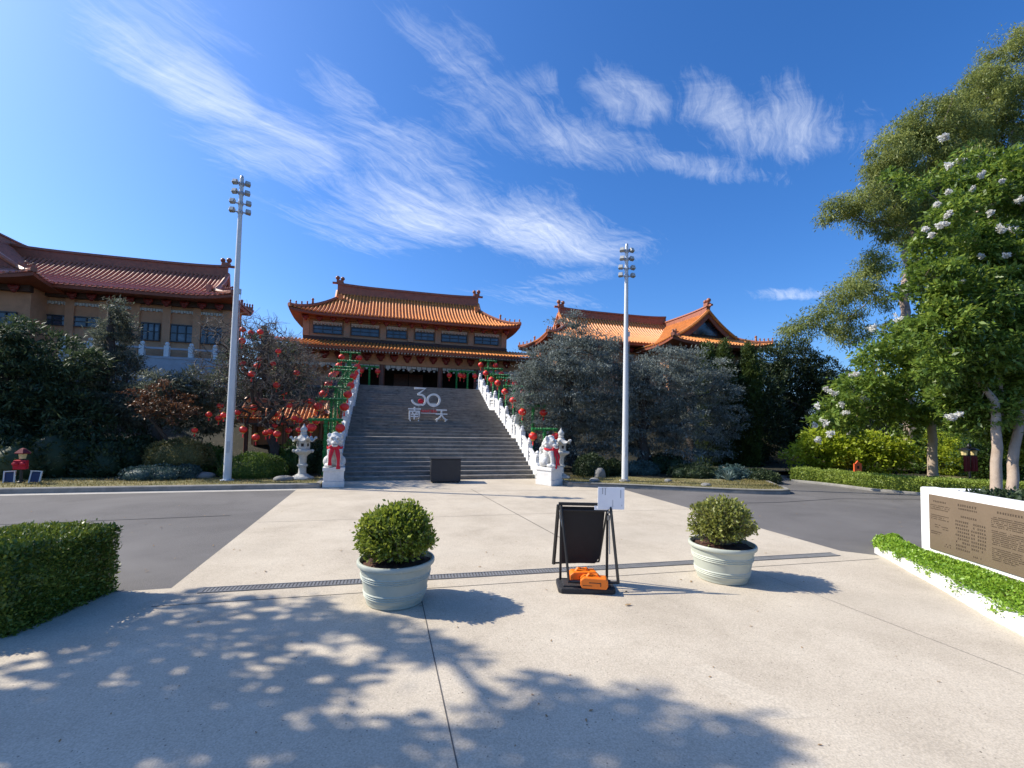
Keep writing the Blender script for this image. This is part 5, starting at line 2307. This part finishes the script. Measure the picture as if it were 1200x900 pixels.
# ------------------------------------------------------------------ trees and shrubs, right
conifer('blue_cedar', 'large blue grey cedar right of the stairs, behind the right lion', (6.7, 15.7, .3), (6.6, 15.7, 4.6),
        PB([(672, 392, 14), (668, 412, 24), (645, 428, 26), (690, 425, 30), (708, 408, 16), (630, 455, 30), (668, 450, 34), (706, 450, 32), (722, 430, 20), (640, 485, 30), (675, 485, 36),
            (712, 485, 32), (655, 515, 28), (690, 518, 32), (722, 512, 26), (620, 440, 16), (632, 425, 14), (640, 535, 14), (612, 470, 12), (656, 380, 7), (682, 384, 8), (625, 412, 9), (700, 392, 9), (612, 442, 8), (722, 404, 9), (735, 445, 16), (738, 470, 18), (650, 402, 10), (610, 490, 8), (676, 370, 5)], 15.7),
        M['lf_atlas'], .22, .36, 84, (.12, .03), 1.7, ntar=160, flat=.30)
conifer('blue_cedar', 'blue grey cedar with layered branches right of the floodlight mast', (9.3, 14.9, .3), (9.4, 14.9, 3.6),
        PB([(775, 425, 20), (800, 432, 22), (760, 445, 26), (790, 455, 30), (825, 450, 24), (842, 470, 22), (755, 478, 28), (790, 490, 34), (828, 490, 26), (850, 500, 16), (765, 515, 28),
            (800, 522, 30), (835, 520, 20), (748, 455, 16), (840, 440, 12), (735, 470, 16), (738, 500, 18), (765, 418, 8), (788, 412, 8), (815, 418, 9), (838, 428, 8), (858, 455, 9), (866, 480, 8), (745, 440, 12), (862, 505, 9), (740, 520, 16)], 14.9),
        M['lf_atlas'], .2, .36, 84, (.12, .03), 1.7, ntar=150, flat=.30)
for i, (u, v, w, y, lb) in enumerate(((829, 402, 12, 16.9, 'narrow cypress leftmost of the three by the right hall'), (849, 400, 12, 17.2, 'narrow cypress in the middle of the three by the right hall'), (877, 403, 13, 16.7, 'narrow cypress rightmost of the three by the right hall'))):
    sp = [(u, v+5+k*9, w*min(1, .40+k*.14)) + (0.0,) for k in range(17)]
    tp = AY(u, v+10, y)
    bp_ = AY(u, 540, y)
    conifer('cypress_tree', lb, (bp_.x, y, .3), tuple(tp), PB(sp, y), M['lf_cypress'], .12, .15, 44, (.12, .035), 1.9, up=.7, out=.35, flat=1.3, ntar=30, shell=.5)
for (lb, base, top, sp, y) in (
        ('dark conifer mass behind the right blue cedar', (13.5, 17.5, .2), (13.4, 17.5, 3.2), [(862, 455, 26), (868, 490, 32), (860, 525, 28), (885, 460, 28), (890, 500, 34), (880, 535, 22)], 17.5),
        ('dark broad tree at the end of the right road', (17.6, 19.5, .2), (17.4, 19.5, 4.6), [(905, 425, 22), (930, 418, 24), (895, 450, 30), (930, 455, 34), (960, 440, 24), (915, 490, 36), (950, 490, 32), (905, 525, 28), (940, 530, 30), (968, 470, 16), (970, 515, 20)], 19.5),
        ('dark tree behind the white flowering myrtle', (20.5, 20, .2), (20.4, 20, 3.6), [(985, 455, 22), (1000, 480, 30), (985, 510, 30), (1020, 500, 32), (1050, 490, 30), (1010, 530, 24)], 20)):
    tree('dark_tree', lb, base, top, PB(sp, y), M['lf_dark'] if 'conifer' in lb else M['lf_dark'], M['bark'], .2, .015, .30, 44, (.13, .055), 2.2, ntar=50, shell=.4)
for (u, v, y, rx, ry, rz_, lm, lb, lump) in (
        (692, 560, 13.7, .55, .5, .52, 'lf_dark', 'round dark green shrub right of the right stone lantern', 0),
        (718, 560, 13.9, .34, .34, .38, 'lf_dark', 'small round shrub just left of the right floodlight mast', 0),
        (752, 560, 14.2, .7, .45, .40, 'lf_bluegreen', 'low shrub just right of the right floodlight mast', 4),
        (818, 562, 12.9, .85, .55, .42, 'lf_dark', 'low dark spreading shrub under the right blue cedar', 5),
        (858, 564, 12.5, .8, .5, .40, 'lf_bluegreen', 'low blue green spreading shrub behind the grey agave', 5),
        (890, 566, 12.1, .6, .45, .30, 'lf_dark', 'low dark shrub at the nose of the right verge', 4),
        (780, 556, 14.6, .9, .6, .6, 'lf_dark', 'dark shrub in the shade between the blue cedar trunks', 4)):
    p = AY(u, v, y)
    dome('garden_shrub', lb, (p.x, y, .07), (rx, ry, rz_), M[lm], 5600, (.07, .035), lumps=lump)
p = G(868, 566, .1)
strap_plant('agave_plant', 'pale grey agave rosette before the spreading shrubs on the right verge', (p.x, p.y+.5, .08), 50, .52, .06, M['lf_agave'])
strap_plant('cycad_plant', 'spiky green cycad at the foot of the right balustrade', (5.0, 13.62, .1), 60, .62, .05, M['lf_strap'], spread=1.0)
t = thing('stone_trough', 'small pale stone trough between the cycad and the right lion', 'planter', (5.12, 13.1, .004))
mb = MB()
mb.bx(-.16, .2, -.14, .14, 0, .26)
mb.build('trough', M['stone_pale'], t, bevel=.012, local=True)
mb = MB()
mb.bx(-.19, .23, -.17, .17, .262, .31)
mb.build('slab', M['stone_white'], t, bevel=.01, local=True)
for (u, v, s, h, lb) in ((708, 561, .24, 1.6, 'upright grey rock between the two round shrubs'), (702, 566, .2, .8, 'low grey rock before the round shrub'), (738, 566, .2, .6, 'small rock right of the mast foot'),
                         (790, 566, .16, .8, 'small pale rock on the dry right verge'), (836, 571, .2, .6, 'flat rock before the spreading shrubs')):
    p = G(u, v, .1)
    t = thing('garden_rock', lb, 'rock', (p.x, p.y+.3, .08))
    sculpt('stone', M['rock'], t, [((0, 0, s*.3*h), (s*.8, s*.7, s*.6*h)), ((s*.4, .05, s*.2), (s*.6, s*.5, s*.4*h)), ((-s*.4, -.03, s*.12), (s*.5, s*.5, s*.3))], voxel=.03, smooth_it=1)

# gum tree
EB = [(1192, 78, 42), (1150, 120, 34), (1180, 135, 42), (1090, 143, 28), (1060, 160, 24), (1115, 165, 36), (1040, 178, 22), (1028, 198, 16), (1075, 190, 34), (1160, 185, 46), (1115, 215, 40),
      (980, 246, 15), (998, 240, 15), (1018, 236, 18), (1040, 246, 22), (968, 258, 8), (1070, 235, 30), (1012, 262, 10), (1012, 325, 18), (990, 340, 15), (975, 352, 10), (1030, 312, 14), (1085, 330, 20),
      (972, 362, 8), (940, 385, 13), (925, 390, 8), (962, 378, 12), (985, 382, 14), (1008, 392, 12), (1075, 275, 18), (1100, 300, 30), (1145, 250, 40), (1185, 225, 40), (1020, 345, 12), (1045, 385, 12), (1045, 205, 26), (1068, 262, 26), (1036, 268, 15), (1098, 250, 28), (1120, 130, 16), (1022, 300, 9), (1000, 362, 12), (1040, 350, 11), (990, 392, 10), (950, 372, 9)]
p0 = AY(1068, 545, 14.6)
p1 = AY(1060, 330, 14.6)
tree('gum_tree', 'tall gum tree with airy olive crown and pale forked limbs at the right', (p0.x, 14.6, 0), tuple(p1), PB(EB, 14.6), M['lf_gum'], M['bark_gum'], .26, .014, .36, 84, (.15, .036), 2.1,
     flat=.75, shell=.5, out=.25, up=-.15, droop=.35, ntar=120, seed=8, step=.5, wob=.16)

# crape myrtles: flowering trees over the right hedge
def myrtle(label, stems, blobs, lm, flowers, leaf, clump, per, dens, Y, r0, ntar=80, shell=.4):
    base = stems[0][0]
    t = thing('crape_myrtle', label, 'tree', base, 'flowering crape myrtles on the right')
    P, O, CC = crown_pts(blobs, clump, per, dens, .55, shell)
    idx = rng.choice(len(CC), min(ntar, len(CC)), replace=False)
    for i, (b0, b1) in enumerate(stems):
        sub = [CC[k] for k in idx if (k % len(stems)) == i]
        nodes, par = skeleton(b0, b1, sub, .4, .07, 6+i)
        wood('trunk', M['bark_pale'], t, nodes, par, r0, .009, n=9)
    D, Nn = leafy(P, O, .45, .05, .1, .9)
    n = len(P)
    leaf_obj('crown', lm, t, P, D, Nn, leaf[0]*(.6+.8*rng.random(n)), leaf[1]*(.7+.6*rng.random(n)))
    for (u, v, r_) in flowers:
        c = AY(u, v, Y+rnd.uniform(-.9, -.3))
        rr = r_*.62*depth(c)/FPX
        k = 210
        d = rdir(k)
        lob = np.array(c)+rng.normal(size=(7, 3))*rr*np.array([.42, .36, .30])
        p = lob[rng.integers(0, 7, k)]+d*(rng.random((k, 1))**.6)*rr*.48
        leaf_obj('blossom_cluster', M['blossom'], t, p, rng.normal(size=p.shape)+np.array([0, 0, .4]), rng.normal(size=p.shape), .045*(.5+.9*rng.random(k)), .036*np.ones(k))
    return t


b1 = AY(1095, 585, 11.0)
t1 = AY(1092, 478, 11.0)
myrtle('crape myrtle with one straight pale trunk and white blossom over the long hedge', [((b1.x, 11.0, 0), tuple(t1))],
       PB([(985, 470, 20), (1010, 455, 26), (1000, 490, 22), (1040, 430, 30), (1035, 470, 28), (1075, 420, 34), (1080, 465, 34), (1110, 440, 36), (1115, 480, 28), (1060, 400, 24), (1020, 410, 14), (970, 490, 14), (1100, 395, 30), (1060, 490, 20), (1140, 480, 30)], 11.0),
       M['lf_myrtle'], [(1003, 440, 8), (975, 460, 7), (968, 456, 5), (985, 474, 9), (958, 476, 6), (990, 484, 8), (968, 496, 7), (972, 507, 7), (958, 515, 7), (955, 498, 5), (998, 508, 6), (1025, 384, 9), (1053, 374, 9), (1078, 374, 8), (1012, 468, 6), (1000, 456, 6)],
       (.17, .075), .30, 36, 1.6, 11.0, .15)
b2, t2 = AY(1171, 640, 7.0), AY(1168, 470, 7.0)
b3, t3 = AY(1186, 640, 7.1), AY(1194, 472, 7.1)
myrtle('large near crape myrtle with two pale leaning trunks at the right edge', [((b2.x, 7.0, 0), tuple(t2)), ((b3.x, 7.1, 0), tuple(t3))],
       PB([(1180, 215, 34), (1195, 260, 40), (1140, 235, 24), (1110, 250, 22), (1085, 300, 18), (1130, 290, 34), (1170, 310, 42), (1100, 330, 26), (1140, 350, 40), (1185, 370, 42), (1110, 385, 34), (1150, 410, 40),
           (1195, 430, 40), (1100, 430, 24), (1140, 455, 34), (1180, 470, 34), (1205, 490, 34), (1150, 190, 20), (1125, 205, 14), (1095, 365, 16), (1240, 300, 60), (1250, 400, 60), (1240, 470, 50), (1160, 480, 24), (1120, 470, 20), (1230, 210, 40), (1042, 207, 7), (1058, 214, 9), (1078, 222, 10), (1070, 318, 9), (1180, 498, 28), (1212, 508, 34), (1140, 498, 18), (1200, 400, 44), (1192, 335, 44), (1240, 520, 40), (1062, 345, 8), (1075, 285, 8), (1120, 190, 8), (1090, 210, 8)], 7.6),
       M['lf_myrtle'], [(1104, 263, 9), (1110, 252, 7), (1172, 270, 9), (1186, 268, 9), (1107, 161, 7), (1124, 189, 7), (1112, 194, 7), (1150, 205, 6), (1116, 489, 9), (1122, 485, 7), (1190, 345, 5), (1165, 325, 5), (1098, 240, 5), (1195, 235, 6), (1140, 222, 5), (1160, 250, 5), (1085, 268, 5), (1092, 276, 5), (1150, 300, 4), (1128, 330, 4), (1180, 300, 5), (1175, 212, 4), (1112, 225, 5)],
       (.125, .058), .20, 34, 1.7, 7.5, .112, 120)
# sprays of single large leaves hanging at the outer edge of the near myrtle belong to its crown
for (u, v, w, y, lm, lb, hh) in (
        (960, 552, 34, 13.2, 'lf_yellow', 'sunlit yellow green bush at the left end of the long hedge', 1.55), (1005, 550, 36, 12.6, 'lf_yellow', 'sunlit yellow green bush behind the orange notice', 1.6),
        (1045, 552, 26, 12.4, 'lf_yellow', 'yellow green bush left of the straight pale trunk', 1.35)):
    p = AY(u, v, y)
    k = w*depth(p)/FPX
    base = (p.x, y, 0)
    blobs = [((p.x+dx*k, y+rnd.uniform(-.3, .3), z_), k*rs) for dx, z_, rs in ((-.5, .75, .55), (.4, .7, .6), (0, 1.05, .7), (-.2, hh-.2, .5), (.4, hh-.35, .5), (-.75, 1.0, .35), (.8, 1.0, .35))]
    tree('leafy_bush', lb, base, (p.x, y, .7), blobs, M['lf_yellow'], M['bark'], .05, .008, .22, 24, (.13, .075), 1.2, ntar=26, cat='bush', step=.25, shell=.4)
for (u, y, s, hh, lm, lb) in (
        (1075, 14.5, 1.2, 1.9, 'lf_bush', 'leafy green bush behind the straight pale trunk'), (1120, 13.2, 1.2, 1.8, 'lf_yellow', 'light green bush behind the twin lamp post'), (1150, 12.0, 1.0, 1.5, 'lf_bush', 'green bush right of the twin lamp post'),
        (1190, 11.0, 1.2, 1.9, 'lf_bush', 'green bush behind the two pale trunks'), (1225, 9.6, 1.2, 2.0, 'lf_bush', 'green bush at the right edge beyond the pale trunks'), (1100, 17.5, 1.8, 3.0, 'lf_bush', 'tall green bush far behind the long hedge'), (1165, 15.5, 1.8, 3.2, 'lf_dark', 'tall dark bush far behind the two pale trunks'),
        (1040, 16.5, 1.6, 2.6, 'lf_dark', 'dark tall bush behind the yellow green bushes'), (1210, 14.0, 1.8, 3.4, 'lf_bush', 'tall green bush at the far right edge')):
    p = AY(u, 560, y)
    blobs = [((p.x+dx*s, y+rnd.uniform(-.4, .4), z_*hh), s*rs) for dx, z_, rs in ((-.55, .3, .5), (.5, .3, .5), (0, .5, .6), (-.3, .75, .48), (.35, .78, .45), (0, .2, .5))]
    tree('leafy_bush', lb, (p.x, y, 0), (p.x, y, hh*.5), blobs, M[lm], M['bark'], .05, .009, .24, 26, (.12, .065), 1.2, ntar=26, cat='bush', step=.3, shell=.35)

# ------------------------------------------------------------------ the street tree beyond the left edge that shades the forecourt
SAZ = Vector((-math.cos(R(23)), math.sin(R(23)), 0)).normalized()
SEL = R(42)
SUN = Vector((SAZ.x*math.cos(SEL), SAZ.y*math.cos(SEL), math.sin(SEL)))
sh = [(20, 860, .4), (60, 890, .5), (120, 860, .42), (200, 890, .45), (120, 770, .42), (210, 730, .32), (260, 770, .38), (330, 740, .34), (300, 815, .38), (400, 745, .30), (440, 728, .2), (470, 755, .24), (520, 770, .12), (380, 790, .16),
      (320, 885, .38), (440, 893, .28), (540, 885, .34), (600, 835, .18), (640, 860, .34), (720, 850, .30), (700, 890, .36), (800, 880, .26), (840, 862, .12), (640, 812, .14), (230, 700, .2), (290, 705, .16), (350, 712, .10), (760, 835, .16), (170, 820, .36), (50, 810, .25)]
blobs = []
for (u, v, r_) in sh:
    g = G(u, v)
    h = max(4.2, (g.x+.68*g.y+.75+r_*1.4)/.66)
    h += .5+rnd.uniform(0, .7)
    blobs.append((tuple(g+SUN*(h/SUN.z)), r_*.92))
blobs += [((-10.8, 3.6, 6.0), .9), ((-10.5, 2.0, 6.6), 1.0), ((-8.8, 1.2, 7.0), .8)]
t = tree('street_tree', 'broad leafy tree beyond the left edge shading the forecourt', (-8.2, 5.0, 0), (-8.0, 5.2, 3.4), blobs, M['lf_yellow'], M['bark_gum'], .22, .014, .20, 24, (.15, .08), 1.05, ntar=130, shell=.15, flat=.5, step=.5)

# ------------------------------------------------------------------ fallen leaves
mb = MB()
mb.grid([[(-.03, 0, .004), (-.01, .016, .012), (.02, .014, .010), (.038, 0, .018)], [(-.03, -.001, .004), (-.01, -.016, .014), (.02, -.014, .008), (.038, -.001, .018)]])
pl = mb.build('fallen_leaf', M['lf_dead'])
tag(pl, 'small dry leaf lying on the paving', 'leaf', 'fallen leaves scattered over the paving')
pl.location = (2.35, 4.0, .006)
spots = [G(u, v) for (u, v) in ((546, 628), (562, 665), (570, 648), (578, 651), (605, 635), (630, 644), (640, 692), (646, 752), (766, 613), (798, 680), (400, 646), (410, 622), (455, 636), (180, 640), (205, 655), (170, 668), (90, 605), (37, 600), (240, 605), (250, 640),
                              (232, 730), (130, 838), (195, 820), (70, 870), (210, 805), (300, 860), (950, 612), (1000, 630), (960, 600), (905, 620), (850, 700), (940, 760), (1050, 770), (1100, 800), (755, 730), (640, 840), (700, 640), (330, 600), (310, 620), (160, 610), (60, 630), (120, 628), (880, 735))]
spots += [G(rnd.uniform(0, 330), rnd.uniform(590, 680)) for _ in range(34)]+[G(rnd.uniform(900, 1060), rnd.uniform(585, 640)) for _ in range(22)]+[G(rnd.uniform(350, 1000), rnd.uniform(590, 880)) for _ in range(40)]
for p in spots:
    c = pl.copy()
    COL.objects.link(c)
    k = rnd.uniform(.25, .7)*(.6 if p.y < 4 else 1)
    c.location = (p.x, p.y, .006)
    c.rotation_euler = (rnd.uniform(-.2, .2), rnd.uniform(-.2, .2), rnd.random()*6.28)
    c.scale = (k, k, k)

# ------------------------------------------------------------------ sun, sky, camera
sl = bpy.data.lights.new('sun', 'SUN')
sl.energy = 5.0
sl.angle = R(.53)
sl.color = (1.0, .925, .80)
so = bpy.data.objects.new('sun', sl)
COL.objects.link(so)
so.rotation_euler = (-SUN).to_track_quat('-Z', 'Y').to_euler()
so.location = SUN*60

w = bpy.data.worlds.new('World')
sc.world = w
w.use_nodes = True
nt = w.node_tree
bg = nt.nodes['Background']
sky = N(nt, 'ShaderNodeTexSky', sky_type='NISHITA')
sky.sun_disc = False
sky.sun_elevation = SEL
sky.sun_rotation = math.atan2(SAZ.x, SAZ.y)
sky.air_density = 1.0
sky.dust_density = 1.5
sky.ozone_density = 3.0
hs = N(nt, 'ShaderNodeHueSaturation')
hs.inputs['Saturation'].default_value = 1.14
tint = N(nt, 'ShaderNodeMix', data_type='RGBA', blend_type='MULTIPLY')
tint.inputs['Factor'].default_value = 1.0
tint.inputs['B'].default_value = (.97, 1.20, 1.60, 1)
nt.links.new(sky.outputs['Color'], tint.inputs['A'])
nt.links.new(tint.outputs['Result'], hs.inputs['Color'])
geo = N(nt, 'ShaderNodeTexCoord')
sep = N(nt, 'ShaderNodeSeparateXYZ')
nt.links.new(geo.outputs['Generated'], sep.inputs['Vector'])
mz = N(nt, 'ShaderNodeMath', operation='MAXIMUM')
mz.inputs[1].default_value = .02
nt.links.new(sep.outputs['Z'], mz.inputs[0])
comb = N(nt, 'ShaderNodeCombineXYZ')
for ax in 'XY':
    dv = N(nt, 'ShaderNodeMath', operation='DIVIDE')
    nt.links.new(sep.outputs[ax], dv.inputs[0])
    nt.links.new(mz.outputs[0], dv.inputs[1])
    nt.links.new(dv.outputs[0], comb.inputs[ax])


def pl2(u, v):
    r = ray(u, v)
    return Vector((r[0]/r[2], r[1]/r[2]))


# cirrus bands: (from, to, half width in sky-plane units, weight)
BANDS = [((105, 5), (340, 185), 22, .85), ((215, 110), (410, 225), 30, .72), ((335, 30), (450, 150), 16, .55), ((350, 110), (560, 240), 30, .66), ((380, 195), (590, 290), 26, .88), ((490, 225), (735, 315), 20, 1.0),
         ((540, 262), (700, 308), 10, .6), ((470, -10), (570, 110), 22, .58), ((560, 140), (800, 200), 20, .66), ((675, 80), (780, 165), 17, .82), ((790, 85), (870, 175), 20, .72), ((800, 150), (1030, 165), 20, .72), ((690, 190), (930, 208), 8, .62),
         ((590, 80), (670, 115), 12, .5), ((870, 343), (985, 347), 4, .8), ((540, 335), (720, 364), 7, .5), ((300, 235), (520, 300), 16, .55), ((590, 334), (760, 318), 6, .5), ((480, 60), (640, 200), 34, .5), ((840, 110), (960, 150), 22, .5), ((120, -30), (300, 60), 20, .4)]


def noise_dir(ang, sx, sy, detail, rough, dist):
    mp = N(nt, 'ShaderNodeMapping')
    mp.inputs['Rotation'].default_value = (0, 0, -ang)
    nt.links.new(sub.outputs[0], mp.inputs['Vector'])
    m2 = N(nt, 'ShaderNodeMapping')
    m2.inputs['Scale'].default_value = (sx, sy, 1)
    nt.links.new(mp.outputs[0], m2.inputs['Vector'])
    no = N(nt, 'ShaderNodeTexNoise')
    no.inputs['Scale'].default_value = 1.0
    no.inputs['Detail'].default_value = detail
    no.inputs['Roughness'].default_value = rough
    no.inputs['Distortion'].default_value = dist
    nt.links.new(m2.outputs[0], no.inputs['Vector'])
    return no


# domain warp so the band edges fray
wn_ = N(nt, 'ShaderNodeTexNoise')
wn_.inputs['Scale'].default_value = 1.7
wn_.inputs['Detail'].default_value = 5
nt.links.new(comb.outputs[0], wn_.inputs['Vector'])
wv = N(nt, 'ShaderNodeVectorMath', operation='MULTIPLY_ADD')
wv.inputs[1].default_value = (.3, .3, 0)
nt.links.new(wn_.outputs['Color'], wv.inputs[0])
sub = N(nt, 'ShaderNodeVectorMath', operation='SUBTRACT')
nt.links.new(comb.outputs[0], wv.inputs[2])
nt.links.new(wv.outputs[0], sub.inputs[0])
sub.inputs[1].default_value = (.15, .15, 0)
total = None
for (a, b_, hw, wt) in BANDS:
    A_, B_ = pl2(*a), pl2(*b_)
    mid = ((a[0]+b_[0])/2, (a[1]+b_[1])/2)
    nrm = Vector((-(b_[1]-a[1]), b_[0]-a[0])).normalized()
    e1 = pl2(mid[0]+nrm.x*hw, mid[1]+nrm.y*hw)
    C_ = (A_+B_)/2
    d = B_-A_
    ang = math.atan2(d.y, d.x)
    perp = abs((e1-C_).dot(Vector((-d.y, d.x)).normalized()))
    mp = N(nt, 'ShaderNodeMapping', vector_type='TEXTURE')
    mp.inputs['Location'].default_value = (C_.x, C_.y, 0)
    mp.inputs['Rotation'].default_value = (0, 0, ang)
    mp.inputs['Scale'].default_value = (d.length*.72, max(perp, .03)*3.0, 1)
    nt.links.new(sub.outputs[0], mp.inputs['Vector'])
    ln = N(nt, 'ShaderNodeVectorMath', operation='LENGTH')
    nt.links.new(mp.outputs[0], ln.inputs[0])
    mr = N(nt, 'ShaderNodeMapRange', interpolation_type='SMOOTHSTEP')
    mr.inputs['From Min'].default_value = 1.0
    mr.inputs['From Max'].default_value = .1
    mr.inputs['To Max'].default_value = wt
    nt.links.new(ln.outputs['Value'], mr.inputs['Value'])
    if total is None:
        total = mr.outputs['Result']
    else:
        mx = N(nt, 'ShaderNodeMath', operation='MAXIMUM')
        nt.links.new(total, mx.inputs[0])
        nt.links.new(mr.outputs['Result'], mx.inputs[1])
        total = mx.outputs[0]
A_, B_ = pl2(380, 195), pl2(600, 290)
sdir = math.atan2(B_.y-A_.y, B_.x-A_.x)
n1 = noise_dir(sdir, 1.7, 5.0, 12, .66, 1.6)
n2 = noise_dir(sdir+.18, 2.8, 17.0, 13, .74, 1.1)
n3 = noise_dir(sdir-.7, 3.2, 5.5, 12, .68, 1.8)
av = N(nt, 'ShaderNodeMath', operation='MULTIPLY_ADD')
av.inputs[1].default_value = .60
nt.links.new(n2.outputs['Fac'], av.inputs[0])
a2 = N(nt, 'ShaderNodeMath', operation='MULTIPLY')
a2.inputs[1].default_value = .32
nt.links.new(n3.outputs['Fac'], a2.inputs[0])
a3 = N(nt, 'ShaderNodeMath', operation='MULTIPLY_ADD')
a3.inputs[1].default_value = .48
nt.links.new(n1.outputs['Fac'], a3.inputs[0])
nt.links.new(a2.outputs[0], a3.inputs[2])
nt.links.new(a3.outputs[0], av.inputs[2])
thr = N(nt, 'ShaderNodeMath', operation='MULTIPLY_ADD')
thr.inputs[1].default_value = .56
nt.links.new(total, thr.inputs[0])
nt.links.new(av.outputs[0], thr.inputs[2])
mrn = N(nt, 'ShaderNodeMapRange')
mrn.inputs['From Min'].default_value = .84
mrn.inputs['From Max'].default_value = 1.64
nt.links.new(thr.outputs[0], mrn.inputs['Value'])
cmc = N(nt, 'ShaderNodeMath', operation='POWER')
cmc.inputs[1].default_value = 1.35
cmc.use_clamp = True
nt.links.new(mrn.outputs['Result'], cmc.inputs[0])
mix = N(nt, 'ShaderNodeMix', data_type='RGBA')
nt.links.new(cmc.outputs[0], mix.inputs['Factor'])
nt.links.new(hs.outputs['Color'], mix.inputs['A'])
mix.inputs['B'].default_value = (9.6, 10.0, 10.6, 1)
nt.links.new(mix.outputs['Result'], bg.inputs['Color'])
bg.inputs['Strength'].default_value = .095

cd = bpy.data.cameras.new('camera')
cam = bpy.data.objects.new('camera', cd)
COL.objects.link(cam)
cd.sensor_fit = 'HORIZONTAL'
cd.sensor_width = 36
cd.lens = FPX/1200*36
cd.shift_y = (CY-450)/1200
cd.clip_start = .05
cd.clip_end = 3000
rx = Vector((XV[0], YV[0], UP[0]))
ry = -Vector((XV[1], YV[1], UP[1]))
rz = -Vector((XV[2], YV[2], UP[2]))
m3 = Matrix((rx, ry, rz)).transposed().to_4x4()
m3.translation = (0, 0, EYE)
cam.matrix_world = m3
sc.camera = cam

sc.view_settings.view_transform = 'Standard'
sc.view_settings.look = 'None'
sc.view_settings.exposure = 0.44
sc.view_settings.gamma = 1
sc.view_settings.use_curve_mapping = False
sc.render.engine = 'CYCLES'
sc.cycles.max_bounces = 6
sc.cycles.diffuse_bounces = 3
sc.cycles.transparent_max_bounces = 4
sc.cycles.caustics_reflective = False
sc.cycles.caustics_refractive = False
sc.cycles.use_denoising = True
sc.cycles.denoiser = 'OPENIMAGEDENOISE'
